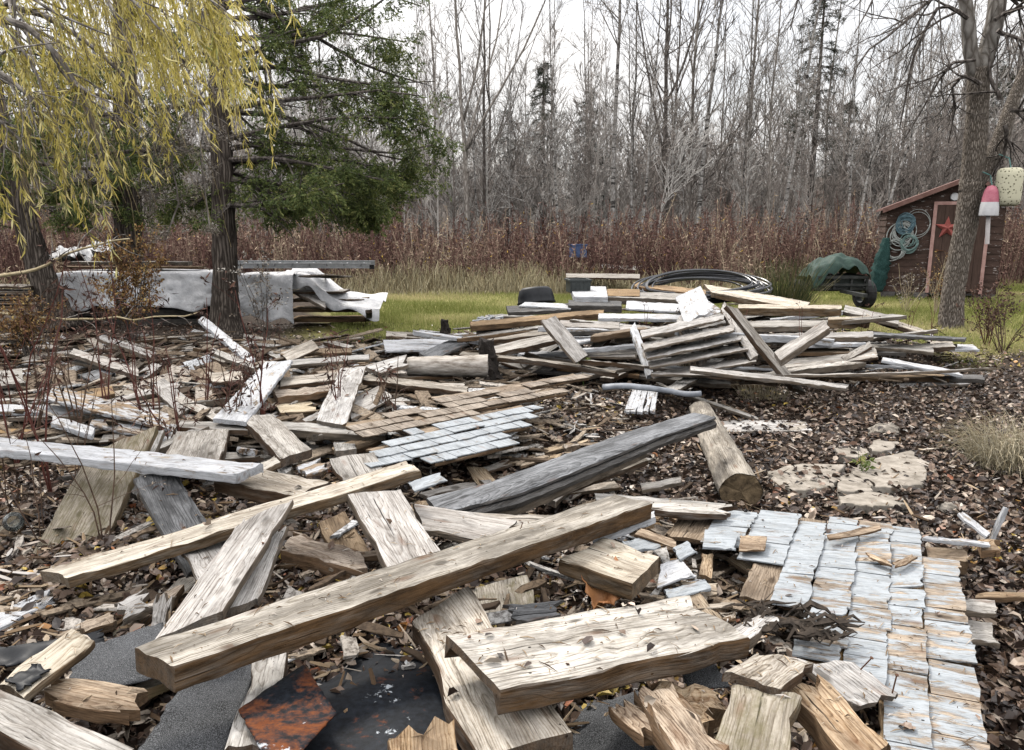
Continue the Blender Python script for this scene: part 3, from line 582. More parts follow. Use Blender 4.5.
scraps('f', 95, [(480, 340), (560, 300), (640, 285), (800, 300), (870, 330), (900, 358), (850, 372), (650, 372), (520, 370)], (.6, 2.4), (.05, .15), (.02, .06), ['pale', 'grey', 'silver', 'brown', 'dark', 'grey', 'white', 'grey'], (.0, .34), (2, 24), 5, 12, ('board scrap packed between the planks on the lawn', 'board', 'scraps on the lawn'))
scraps('n', 32, [(0, 470), (240, 470), (420, 480), (560, 520), (640, 600), (560, 700), (300, 700), (0, 720)], (.2, .7), (.03, .12), (.012, .04), ['brown', 'grey', 'pale', 'rot', 'dark', 'mossy'], (.0, .10), (30, 60), 7, 13, ('board scrap in the hollows of the nearest heap', 'board', 'scraps in the nearest heap'))
scraps('r', 46, [(600, 515), (700, 510), (790, 560), (800, 610), (740, 640), (660, 600)], (.08, .32), (.03, .10), (.006, .02), ['shingle', 'bareshingle', 'rot', 'pale', 'bareshingle', 'peel', 'rot'], (.08, .16), (40, 60), 9, 14, ('shingle bit crumbled off the shingled wall section', 'shingle', 'crumbled shingle bits'), 'shingle_bit')
scraps('r', 12, [(860, 640), (1000, 600), (1020, 740), (960, 750)], (.1, .35), (.02, .06), (.006, .02), ['brown', 'rot', 'pale', 'grey'], (.02, .05), (40, 60), 6, 15, ('stick of wood dropped in leaves past the shingles', 'stick', 'sticks past the shingles'), 'wood_stick')
scraps('m', 40, [(380, 380), (540, 395), (600, 420), (640, 480), (480, 520), (430, 500), (520, 450), (340, 440)], (.15, .6), (.04, .14), (.01, .03), ['pale', 'bareshingle', 'bareshingle', 'grey', 'silver'], (.02, .12), (50, 40), 5, 16, ('shingle bit around the low white shingle section', 'shingle', 'shingle bits by the low section'), 'shingle_bit')

# --- shingled wall sections
def shingle_section(name, label, az, strips, z, seed, paint, sheath, tiltz=0.0, tiltv=0.0, lo=.002, hi=.010):
    """strips: (left boundary px, right boundary px) lines as two picture points each on height z; far and near picture y"""
    rng = np.random.default_rng(seed); d = Vector((math.sin(R(az)), math.cos(R(az)), 0)); r = Vector((math.cos(R(az)), -math.sin(R(az)), 0))
    O = P(*strips[0][0], z); root = empty(name, (O.x, O.y, 0)); tag(root, label, 'wall section')
    m = MB(); mn, mx, vmn, vmx = 9, -9, 9, -9; pend = []
    for (pa, pb, far, near, pw) in strips:
        va = (P(*pa, z) - O).dot(r); vb = (P(*pb, z) - O).dot(r); u1 = (P(*far, z) - O).dot(d); u0 = (P(*near, z) - O).dot(d)
        mn = min(mn, u0); mx = max(mx, u1); vmn = min(vmn, va); vmx = max(vmx, vb); pend.append((va, vb, u0, u1))
        u = u0
        while u < u1 - .03:
            l = min(rng.uniform(.07, .24), u1 - u)
            if rng.random() > (.045 if pw > 0 else .12):
                w = (vb - va) * 1.02; j0, j1 = rng.normal(size=2) * .004; curl = abs(rng.normal()) * .010 if rng.random() < .14 else 0; g = .0015 + abs(rng.normal()) * .0012
                n = 6; us = np.linspace(u + g, u + l - g, n); ripple = np.cumsum(rng.normal(size=n)) * .0007
                loZ, hiZ = z + lo - tiltv * va, z + hi - tiltv * vb + abs(rng.normal()) * (hi - lo) * .5 + curl; tw = rng.normal() * .003
                top = [[O + d * us[i] + r * (va + j0 + rng.normal() * .0015) + Vector((0, 0, loZ + tiltz * us[i])) - Vector((0, 0, O.z)), O + d * us[i] + r * (vb + j1 + rng.normal() * .003) + Vector((0, 0, hiZ + tw * (i / n - .5) + ripple[i] + tiltz * us[i])) - Vector((0, 0, O.z))] for i in range(n)]
                T = np.array([[list(p) for p in row] for row in top]); Bm = T.copy(); Bm[:, :, 2] -= .006
                V = np.concatenate([T.reshape(-1, 3), Bm.reshape(-1, 3)]); f = []
                for i in range(n - 1):
                    a = 2 * i; b = a + 2 * n
                    f += [(a, a + 1, a + 3, a + 2), (b, b + 2, b + 3, b + 1), (a, a + 2, b + 2, b), (a + 1, b + 1, b + 3, a + 3)]
                f += [(0, 2 * n, 2 * n + 1, 1), (2 * n - 2, 2 * n - 1, 4 * n - 1, 4 * n - 2)]
                m.add(V, [f], pw + rng.normal() * paint)
            u += l
    V = np.concatenate(m.v); loc = Vector((O.x, O.y, z)); mt = Matrix((r, d, Vector((0, 0, 1)))).transposed()
    Vl = (V - np.array(loc)) @ np.array(mt)
    o = mesh_np('shingle_cladding', Vl, [np.concatenate(f) for f in m.f.values()], M['shingle'], None, False, {'rnd': np.concatenate(m.r)})
    o.parent = root; o.matrix_parent_inverse = Matrix.Translation(-root.location)
    mw = mt.to_4x4(); mw.translation = loc; o.matrix_basis = mw
    for k, (va, vb, u0, u1) in enumerate(pend):
        if (k % 2 == 0 and sheath):
            Vb, Fb = board_arrays(u1 - u0 - .04, (vb - va) * 1.9, .018, rng, jagA=.03, jagB=.02)
            b = mesh_np('sheathing_board', Vb, [Fb], M['brown']); b.parent = root; b.matrix_parent_inverse = Matrix.Translation(-root.location)
            c = O + d * ((u0 + u1) / 2) + r * va; c.z = z - .012 - tiltv * va + tiltz * (u0 + u1) / 2
            place2 = Matrix((d, -r, Vector((0, 0, 1)))).transposed().to_4x4(); place2.translation = c; b.matrix_basis = place2
    return root
# lines along the strips of the large section, as picture points
LN = [((727, 514), (688, 560)), ((763, 513), (728, 575)), (((799, 514)), (777, 584)), ((829, 518), (809, 599)), ((860, 521), (847, 613)), ((890, 527), (887, 640)), ((928, 554), (928, 690)), ((966, 563), (970, 640))]
st = []
NEAR = [(715, 545), (745, 560), (782, 606), (812, 660), (860, 690), (902, 780), (950, 790)]
FAR = [(744, 513), (780, 513), (815, 515), (845, 519), (876, 523), (910, 529), (948, 561)]
for k in range(7): st.append((LN[k][1], LN[k + 1][1], FAR[k], NEAR[k], [.78, .76, .68, .62, .56, .5, .26][k]))
shingle_section('shingled_wall_section', 'large section of white shingled wall lying flat in dead leaves', 26.6, st, .20, 31, .16, True)
# the low white section in the middle of the heap
def mid_section():
    az = 51.0; d = Vector((math.sin(R(az)), math.cos(R(az)), 0)); r = Vector((math.cos(R(az)), -math.sin(R(az)), 0)); z = .33
    s = []
    rows = [((430, 463), (521, 443), 1.1), ((368, 468), (512, 430), 1.1), ((371, 457), (508, 420), 1.0), ((378, 446), (506, 411), 1.0), ((394, 434), (505, 403), .75)]
    bare = [((345, 437), (470, 405), -.6), ((330, 430), (520, 386), -.7), ((352, 414), (520, 377), -.6), ((386, 396), (530, 372), -.5)]
    out = []; O = P(440, 440, z)
    vw = .108
    for i, (a, b, pw) in enumerate(rows + bare):
        v1 = (P(*a, z) - O).dot(r); out.append((a, b, pw))
    res = []
    base = (P(430, 463, z) - O).dot(r)
    for i, (a, b, pw) in enumerate(out):
        vb = base - i * vw; va = vb - vw
        ua = (P(*a, z) - O).dot(d); ub = (P(*b, z) - O).dot(d)
        pt = lambda u, v: O + d * u + r * v
        res.append((va, vb, ua, ub, pw))
    return res, O, d, r, z, az
res, O, d_, r_, z_, az_ = mid_section()
def proj(p):
    q = Vector(p) - Vector((0, 0, CAM_H)); f = Vector((0, _cp, -_sp)); up = Vector((0, _sp, _cp)); dep = q.dot(f)
    return (CX + F_PX * q.x / dep, CY - F_PX * q.dot(up) / dep)
st = []
for (va, vb, u0, u1, pw) in res:
    pt = lambda u, v: proj(O + d_ * u + r_ * v)
    st.append((pt(u0, va), pt(u0, vb), pt(u1, (va + vb) / 2), pt(u0, (va + vb) / 2), pw))
shingle_section('shingled_wall_section', 'low section of bright white shingle rows lying in the middle of the heap', az_, st, z_, 32, .16, True, 0.0, .10, .003, .008)
# loose shingles that stand out
def shingle(label, q, z, mat='shingle', th=.008, name='shingle'):
    o = B(label, 'loose shingles lying on the wall sections', mat, q, z, z, th, name, 'shingle', jagA=.003, jagB=.006)
    a = o.data.attributes.new('rnd', 'FLOAT', 'POINT'); a.data.foreach_set('value', np.full(len(o.data.vertices), 1.0, np.float32)); return o
shingle('clean square white shingle loose on the upper edge of the shingles', (705, 530, 702, 547, 738, 530, 736, 549), .235)
shingle('single white shingle fallen below the bright shingle rows', (408, 482, 414, 491, 440, 472, 448, 480), .28)
shingle('orange brown square shingle turned face down', (740, 536, 738, 550, 767, 536, 766, 550), .235, 'rot')
shingle('white shingle next to the cut beam end', (622, 541, 632, 552, 648, 536, 662, 546), .24)
shingle('white diamond shaped shingle piece standing apart', (672, 548, 680, 560, 688, 540, 696, 552), .25)
shingle('orange torn shingle strip beyond the cut beam end', (640, 528, 634, 534, 678, 540, 676, 548), .25, 'rot')
shingle('long white painted shingle below the diamond piece', (664, 590, 668, 599, 706, 580, 712, 588), .22)
shingle('wide white grained board by the cut beam end', (656, 562, 662, 590, 684, 560, 690, 572), .24, 'white')
shingle('curled brown cedar shingle on the upper strips', (826, 535, 830, 540, 880, 525, 882, 529), .245, 'rot')
shingle('first of a pair of brown shingle splints forming a V', (866, 552, 870, 557, 890, 562, 892, 566), .24, 'rot')
shingle('second of a pair of brown shingle splints forming a V', (893, 563, 896, 567, 912, 554, 917, 557), .24, 'rot')
# small clapboard scrap
def small_clap():
    root = empty('clapboard_scrap', P(640, 400, 0)); tag(root, 'small scrap of white clapboards on battens beyond the moulding', 'wall section'); bpy.context.view_layer.update()
    for k in range(5):
        xa = 624 + k * 6.2; xb = 633 + k * 5.4
        o = B('x', 'm', 'white', (xa, 411, xa + 5.4, 412, xb, 387, xb + 4.6, 387.5), .16, .18, .02, 'clapboard', 'x')
        for kk in ('label', 'category', 'group'): del o[kk]
        bpy.context.view_layer.update(); o.parent = root; o.matrix_parent_inverse = root.matrix_world.inverted()
small_clap()
# curved moulded boards of the old cornice
def cornice():
    root = empty('cornice_moulding', P(570, 470, 0)); tag(root, 'long dark grey curved cornice moulding with grooved edge', 'moulding')
    bl = MB(); pts_c = [(432, 505), (500, 490), (570, 462), (640, 434), (704, 415)]
    A = [P(x, y, .34 + .025 * math.sin(i / 4 * math.pi) + .02 * i) for i, (x, y) in enumerate(pts_c)]
    t = np.linspace(0, 4, 41); A = np.array([list(a) for a in A]); C = np.stack([np.interp(t, range(5), np.convolve(np.pad(A[:, k], 1, mode='reflect', reflect_type='odd'), [.12, .76, .12], 'valid')) for k in range(3)], 1)
    T = nrm(np.gradient(C, axis=0)); S = nrm(np.cross(np.array([0, 0, 1.]), T)); N = np.cross(T, S)
    def sweep(prof, nm, mat, s0=0, s1=41, taper=.25):
        prof = np.array(prof); n = s1 - s0; k = len(prof)
        sc = 1 - taper * np.linspace(0, 1, n) ** 4
        V = C[s0:s1, None] + S[s0:s1, None] * (prof[None, :, :1] * sc[:, None, None]) + N[s0:s1, None] * prof[None, :, 1:]
        V = V + np.random.default_rng(3).normal(size=V.shape) * .0015
        I = np.arange(n * k).reshape(n, k); J = np.roll(I, -1, 1)
        Fq = np.stack([I[:-1], J[:-1], J[1:], I[1:]], -1).reshape(-1, 4)
        c0 = C[20].copy(); u = Vector(C[-1] - C[0]).normalized(); nv = Vector((0, 0, 1)); nv = (nv - nv.dot(u) * u).normalized(); v = nv.cross(u)
        mt = Matrix((u, v, nv)).transposed(); Vl = (V.reshape(-1, 3) - c0) @ np.array(mt)
        o = mesh_np(nm, Vl, [Fq, I[:1, ::-1], I[-1:]], mat); o.parent = root; o.matrix_parent_inverse = Matrix.Translation(-root.location)
        mw = mt.to_4x4(); mw.translation = c0; o.matrix_basis = mw
    sweep([(.10, 0), (.10, -.02), (-.10, -.022), (-.115, -.012), (-.115, .0), (-.10, .006), (-.09, -.002), (-.05, .004), (.0, .006), (.06, .004)], 'face_board', M['slate'])
    sweep([(-.085, -.024), (-.085, -.06), (-.125, -.062), (-.13, -.04), (-.118, -.03), (-.112, -.024)], 'lower_bead', M['dark'], 0, 41)
    sweep([(-.06, -.064), (-.06, -.105), (-.11, -.105), (-.112, -.064)], 'backing_strip', M['grey'], 3, 30)
cornice()
def torn_felt_strip():
    m = MB(); rng = np.random.default_rng(8)
    c = np.array([list(P(x, y, .16)) for x, y in [(602, 408), (640, 412), (670, 409), (700, 414)]]); t = np.linspace(0, 3, 24)
    C = np.stack([np.interp(t, range(4), c[:, k]) for k in range(3)], 1); C[:, 2] += .16 + .03 * np.sin(t * 2)
    prof = np.array([(-.05, 0), (-.02, .03), (.02, .03), (.05, 0), (.03, -.01), (-.03, -.01)])
    V = C[:, None] + np.stack([np.zeros((24, 6)), prof[None, :, 0] * np.linspace(1, .5, 24)[:, None], np.tile(prof[:, 1], (24, 1))], -1)
    I = np.arange(144).reshape(24, 6); J = np.roll(I, -1, 1)
    o = mesh_np('lead_flashing', V, [np.stack([I[:-1], J[:-1], J[1:], I[1:]], -1).reshape(-1, 4), I[:1, ::-1], I[-1:]], simple('blue_grey_flashing', (.12, .13, .15), (.26, .28, .31), 9, .5, .2, .004), None, True)
    tag(o, 'blue grey strip of flashing curling over the tip of the moulding', 'flashing')
torn_felt_strip()
# round logs
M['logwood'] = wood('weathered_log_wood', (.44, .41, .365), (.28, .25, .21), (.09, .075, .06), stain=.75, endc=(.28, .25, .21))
def log(name, label, mat, endmat, p0, p1, r0, r1, seed, endname='cut_end'):
    rng = np.random.default_rng(seed); root = empty(name, (p0 + p1) / 2); u = (p1 - p0); Ln = u.length
    K = 18; ax = np.linspace(-.5, .5, K) * Ln; S = 20; a = np.arange(S) / S * 2 * math.pi
    rr = np.linspace(r0, r1, K)[:, None] * (1 + .06 * np.sin(a * 2 + 1)[None] + .03 * rng.normal(size=(K, S)))
    V = np.stack([np.repeat(ax[:, None], S, 1), np.cos(a)[None] * rr, np.sin(a)[None] * rr], -1)
    I = np.arange(K * S).reshape(K, S); J = np.roll(I, -1, 1)
    b = mesh_np('bark', V, [np.stack([I[:-1], I[1:], J[1:], J[:-1]], -1).reshape(-1, 4)], mat, None, True)
    ens = []
    for k, x in ((0, ax[0] + .004), (K - 1, ax[-1] - .004)):
        ring = V[k].copy() * np.array([0, .97, .97]) + np.array([x, 0, 0]) + np.stack([rng.normal(size=S) * .008, np.zeros(S), np.zeros(S)], -1)
        e = MB(); e.add(np.concatenate([ring, [[x, 0, 0]]]), [[(i, (i + 1) % S, S) for i in range(S)]]); ens.append(e.build(endname, endmat))
    nv = Vector((0, 0, 1)); un = u.normalized(); nv = (nv - nv.dot(un) * un).normalized(); v = nv.cross(un); mt = Matrix((un, v, nv)).transposed().to_4x4()
    for o in [b] + ens: o.parent = root; o.matrix_basis = mt
    tag(root, label, 'log'); return root
BARK = {'log': bark('log_bark', (.045, .034, .025), (.16, .125, .09), (.34, .30, .25), (16, 70, 70), 1.0, .01),
        'ash': bark('maple_bark', (.085, .068, .053), (.25, .21, .17), (.43, .38, .325), (30, 30, 6), 1.5, .02),
        'upper': bark('smooth_upper_bark', (.11, .095, .08), (.22, .20, .175), (.36, .34, .31), (9, 9, 3), 1.0, .012),
        'cedar': bark('cedar_bark', (.04, .032, .027), (.13, .105, .085), (.24, .205, .175), (26, 26, 1.6), 1.0, .02),
        'grey': bark('grey_bark', (.16, .138, .118), (.33, .295, .258), (.50, .465, .425), (14, 14, 4), 1.0, .01),
        'pale': bark('pale_bark', (.24, .22, .20), (.42, .40, .37), (.58, .56, .53), (10, 10, 6), 1.0, .006, birch=True),
        'dark': bark('dark_bark', (.06, .05, .043), (.135, .115, .10), (.235, .21, .19), (14, 14, 4), 1.0, .01)}
endwood = simple('rotten_log_end', (.05, .035, .02), (.20, .145, .085), 22, .9, .6, .02)
log('fallen_log', 'thick round log with loose bark lying beside the flagstones', M['logwood'], endwood, P(700, 410, .09), P(741, 492, .09), .085, .118, 3)
log('frayed_log', 'pale frayed log with a black charred end on the heap', simple('frayed_log_bark', (.17, .14, .11), (.56, .52, .47), 14, .9, .7, .02, stretch=(.5, 2, 2)), simple('charred_end', (.012, .010, .009), (.04, .032, .027), 20, .9, .9, .03), P(408, 366, .34), P(488, 366, .34), .085, .105, 4, 'charred_end')
def black_stump():
    rng = np.random.default_rng(77); c = P(487, 372, .2); S, K = 16, 9; a = np.arange(S) / S * 6.283; z = np.linspace(-.22, .30, K)
    rr = .13 * (1 + .25 * rng.normal(size=(K, S)) * .6) * np.linspace(1.2, .55, K)[:, None]
    V = np.stack([np.cos(a)[None] * rr, np.sin(a)[None] * rr, np.repeat(z[:, None], S, 1) + rng.normal(size=(K, S)) * .03], -1); I = np.arange(K * S).reshape(K, S); J = np.roll(I, -1, 1)
    o = mesh_np('charred_stump', V, [np.stack([I[:-1], J[:-1], J[1:], I[1:]], -1).reshape(-1, 4), I[-1:]], bpy.data.materials['charred_end'], None, False, None, c)
    tag(o, 'black ragged stump of rotten root beside the frayed log', 'stump')
    c2 = P(445, 336, .12); o2 = o.copy(); o2.location = c2; o2.scale = (.7, .7, .7); COL.objects.link(o2); tag(o2, 'smaller black ragged root standing at the lawn edge', 'stump')
black_stump()
# ------------------------------------------------------------------ sheets, felt, tarpaulins
def sheet(name, label, cat, mat, corners, zs, th=.004, n=(24, 18), ripple=.01, rs=.15, seed=1, edge=.004, sag=0.0, group=None, smooth=True):
    """corners a,b,c,d round the sheet as picture points with heights zs; edges slightly ragged, rippled surface with real thickness"""
    rng = np.random.default_rng(seed); p = [np.array(list(P(*c, z))) for c, z in zip(corners, zs)]
    s = np.linspace(0, 1, n[0])[:, None, None]; t = np.linspace(0, 1, n[1])[None, :, None]
    V = (p[0] * (1 - s) + p[1] * s) * (1 - t) + (p[3] * (1 - s) + p[2] * s) * t
    V[:, :, 2] += ripple * 2 * vnoise(V[:, :, 0] + 50, V[:, :, 1] + 50, rs, seed) + ripple * .8 * vnoise(V[:, :, 0] + 50, V[:, :, 1] + 50, rs * .35, seed + 1) - sag * (np.sin(s[..., 0] * math.pi) * np.sin(t[..., 0] * math.pi))
    e = np.zeros(n + (1,)); e[0] = e[-1] = e[:, 0:1] = e[:, -1:] = 1
    V = V + rng.normal(size=V.shape) * edge * e * np.array([1, 1, .3])
    c = V.reshape(-1, 3).mean(0); V = V - c; W = V.copy(); W[:, :, 2] -= th
    I = np.arange(n[0] * n[1]).reshape(n); J = I + I.size
    q = lambda a, b, c_, d: np.stack([a, b, c_, d], -1).reshape(-1, 4)
    F = [q(I[:-1, :-1], I[1:, :-1], I[1:, 1:], I[:-1, 1:]), q(J[:-1, :-1], J[:-1, 1:], J[1:, 1:], J[1:, :-1]), q(I[:-1, 0], J[:-1, 0], J[1:, 0], I[1:, 0]), q(I[:-1, -1], I[1:, -1], J[1:, -1], J[:-1, -1]), q(I[0, :-1], I[0, 1:], J[0, 1:], J[0, :-1]), q(I[-1, :-1], J[-1, :-1], J[-1, 1:], I[-1, 1:])]
    o = mesh_np(name, np.concatenate([V.reshape(-1, 3), W.reshape(-1, 3)]), F, mat, None, smooth, None, tuple(c))
    return tag(o, label, cat, group)
def felt_mat():
    m = NT('mineral_felt'); v = m.objvec(); g = m.noise(v, 420, 2, .6); b = m.noise(v, 7, 6, .65)
    c = m.mix(m.ramp(g, [(.47, 0), (.62, 1)]), m.ramp(b, [(.35, (.010, .011, .012)), (.7, (.05, .053, .057))]), (.17, .175, .185))
    return m.fin(c, .85, m.bump(g, .7, .003), .3)
def rust_mat(name, lo):
    m = NT(name); v = m.objvec(); a = m.noise(v, 6, 8, .7, .4); b = m.noise(v, 45, 5, .7); w = m.noise(m.mapping(v, (1, 1, 1)), 4.2, 7, .72)
    r = m.math('ADD', m.math('MULTIPLY', a, .75), m.math('MULTIPLY', b, .25)); rm = m.ramp(r, [(lo, 0), (lo + .1, 1)])
    c = m.mix(rm, m.ramp(b, [(.35, (.004, .005, .007)), (.7, (.016, .02, .027))]), m.ramp(b, [(.3, (.10, .03, .012)), (.7, (.15, .052, .02))]))
    c = m.mix(m.ramp(w, [(.635, 0), (.66, 1)]), c, (.40, .43, .46))
    return m.fin(c, m.ramp(rm, [(0, .55), (1, .9)]), m.bump(r, .4, .006), .14)
MET['felt'] = felt_mat(); MET['rust1'] = rust_mat('rusted_sheet_metal', .47); MET['rust2'] = rust_mat('black_sheet_metal', .56)
MET['black'] = simple('black_plastic', (.006, .007, .009), (.017, .019, .023), 8, .5, .3, .003, spec=.25)
MET['whitepl'] = simple('white_tarpaulin', (.50, .51, .53), (.82, .82, .83), 6, .55, .6, .05)
MET['greenpl'] = simple('green_tarpaulin', (.012, .032, .025), (.034, .066, .052), 5, .6, .6, .025, spec=.2)
MET['alu'] = simple('dull_aluminium', (.36, .38, .40), (.52, .54, .56), 12, .45, .1, .002, .7)
MET['rubber'] = simple('tyre_rubber', (.012, .012, .013), (.035, .034, .034), 20, .8, .3, .004)
sheet('rusted_metal_sheet', 'square rust orange metal sheet lying under the long beam', 'metal sheet', MET['rust1'], [(238, 710), (304, 664), (337, 712), (276, 775)], (.36, .33, .36, .42), ripple=.006, seed=3, edge=.001)
sheet('black_metal_sheet', 'dark blue black metal sheet with rust flecks and a white streak', 'metal sheet', MET['rust2'], [(278, 650), (420, 630), (478, 775), (262, 790)], (.16, .16, .30, .30), ripple=.02, rs=.4, seed=4, edge=.0015)
sheet('roofing_felt', 'grey granulated shingle felt beside the tar stained stub', 'roofing felt', MET['felt'], [(72, 652), (162, 622), (178, 672), (70, 698)], (.28, .30, .30, .28), ripple=.01, seed=5, group=None)
sheet('roofing_felt', 'dark granulated felt strip below the cut face of the long beam', 'roofing felt', MET['felt'], [(126, 770), (196, 664), (258, 662), (214, 780)], (.30, .30, .26, .30), ripple=.012, seed=6)
sheet('roofing_felt', 'black felt sheet hanging below the rusted metal square', 'roofing felt', MET['black'], [(190, 690), (262, 664), (250, 770), (150, 790)], (.2, .2, .24, .24), ripple=.03, seed=7)
sheet('roofing_felt', 'black felt under the hollow timber beside the rotten log', 'roofing felt', MET['felt'], [(505, 712), (640, 690), (660, 775), (480, 790)], (.2, .2, .22, .22), ripple=.05, rs=.25, seed=8)
sheet('roofing_felt', 'wavy dark felt strip along the leaves above the tarred stub', 'roofing felt', MET['black'], [(-30, 652), (100, 630), (104, 642), (-30, 672)], (.27, .29, .27, .26), ripple=.03, seed=9)
sheet('roofing_felt', 'grey granulated felt corner between hollow timber and ragged board', 'roofing felt', MET['felt'], [(680, 672), (716, 664), (730, 688), (690, 692)], (.3, .3, .3, .3), ripple=.012, seed=10, n=(10, 10))
sheet('tar_patch', 'black tar patch stuck on the yellowish stub', 'tar patch', MET['black'], [(4, 680), (36, 663), (50, 670), (22, 690)], (.449, .444, .443, .447), ripple=.008, rs=.03, seed=11, n=(14, 10))
sheet('bark_curl', 'curled orange brown piece of bark under the cut beam end', 'bark', simple('orange_bark', (.16, .055, .02), (.42, .20, .08), 14, .55, .5, .01), [(578, 580), (590, 560), (640, 588), (604, 606)], (.30, .31, .29, .28), ripple=.07, rs=.09, seed=12, n=(12, 12))
def felt_shreds():
    m = MB(); rng = np.random.default_rng(5); P0 = []
    for k in range(46):
        x = rng.uniform(742, 850); y = 600 + (x - 742) * .16 + rng.uniform(-4, 26); c = P(x, y, .25 + rng.uniform(0, .05))
        a = rng.normal() * .35; L_ = rng.uniform(.06, .22); n = 6; s = np.linspace(-.5, .5, n) * L_
        pts = np.stack([c.x + s * math.cos(a), c.y + s * math.sin(a) + rng.normal(size=n) * .008, c.z + rng.normal(size=n) * .012], 1); P0.append(pts)
    m.tubes(np.array(P0), np.tile(np.array([.006, .014, .018, .016, .01, .004]), (46, 1)) * rng.uniform(.25, .75, (46, 1)), 4)
    o = m.build('felt_shred', simple('shredded_felt', (.02, .017, .014), (.10, .078, .06), 30, .9, .5, .004)); tag(o, 'heap of torn black felt shreds lying on the white shingles', 'torn felt', kind='stuff')
felt_shreds()
stone = simple('flagstone', (.15, .13, .105), (.36, .325, .28), 13, .9, .7, .01)
def flag(label, poly, z, th, seed, cat='flagstone', name='flagstone'):
    rng = np.random.default_rng(seed); pts = [np.array(list(P(x, y, z))) for x, y in poly]; mid_ = sum(pts) / len(pts); pts = [mid_ + (q - mid_) * .92 for q in pts]; ring = []
    for i in range(len(pts)):
        a, b = pts[i], pts[(i + 1) % len(pts)]
        for t in np.linspace(0, 1, 6)[:-1]: ring.append(a * (1 - t) + b * t + np.append(rng.normal(size=2) * .011, 0))
    ring = np.array(ring); c = ring.mean(0); n = len(ring); L_ = []
    for s, dz in ((0.0, 0), (.55, 0), (.97, 0), (1.0, -.004), (1.02, -th)):
        q = c + (ring - c) * s; q[:, 2] = z + dz; q[:, 2] += (.004 * vnoise(q[:, 0], q[:, 1], .12, seed)) if dz > -th else 0; L_.append(q)
    V = np.concatenate(L_) - c; I = np.arange(5 * n).reshape(5, n); J = np.roll(I, -1, 1)
    o = mesh_np(name, V, [np.stack([I[:-1], J[:-1], J[1:], I[1:]], -1).reshape(-1, 4)[n:], np.stack([I[1, :], J[1, :], I[0, :]], -1)[:, ::-1]], stone, None, False, None, tuple(c))
    tag(o, label, cat, 'flagstones in the leaves' if cat == 'flagstone' else None)
flag('largest smooth pale flagstone, pointed at its far end', [(848, 470), (862, 460), (912, 448), (930, 462), (928, 484), (900, 488), (872, 488)], .06, .05, 1)
flag('flagstone nearest the fallen log with a chipped dark line', [(764, 470), (800, 462), (848, 463), (836, 487), (800, 492), (772, 484)], .05, .05, 2)
flag('narrow flagstone nearest the shingles', [(834, 494), (880, 492), (912, 498), (904, 508), (866, 506), (838, 503)], .05, .05, 3)
flag('small flagstone with moss spots between the larger ones', [(836, 477), (850, 473), (870, 480), (872, 492), (838, 491)], .055, .05, 4)
flag('small flagstone beyond the largest one, beside the boulder', [(868, 447), (874, 439), (902, 441), (896, 449), (876, 452)], .06, .05, 5)
flag('flat flagstone scrap beyond the chipped one', [(832, 448), (862, 446), (872, 452), (856, 458), (840, 456)], .05, .05, 6)
flag('half buried pale stone slab far up the path of leaves', [(768, 424), (806, 421), (812, 427), (800, 431), (772, 430)], .05, .04, 7)
def boulder(label, px, py, r, sc, seed):
    rng = np.random.default_rng(seed); S, K = 18, 11; th = np.linspace(.02, math.pi - .02, K)[:, None]; a = (np.arange(S) / S * 6.283)[None]
    d = np.stack([np.sin(th) * np.cos(a), np.sin(th) * np.sin(a), np.cos(th) * np.ones_like(a)], -1)
    rr = r * (1 + .45 * vnoise(d[:, :, 0] * 3 + 9, d[:, :, 1] * 3 + d[:, :, 2] * 2.3 + 9, 1.0, seed) + .03 * rng.normal(size=(K, S)))
    V = d * rr[..., None] * np.array(sc); I = np.arange(K * S).reshape(K, S); J = np.roll(I, -1, 1); c = P(px, py, r * sc[2] * .35)
    o = mesh_np('boulder', V, [np.stack([I[:-1], I[1:], J[1:], J[:-1]], -1).reshape(-1, 4), I[:1], I[-1:, ::-1]], stone, None, False, None, c); tag(o, label, 'stone')
boulder('rough boulder at the far end of the flagstones', 884, 432, .11, (1.2, .8, .65), 3)
boulder('small round stone near the end of the shingles', 947, 509, .05, (1.1, .9, .8), 5)

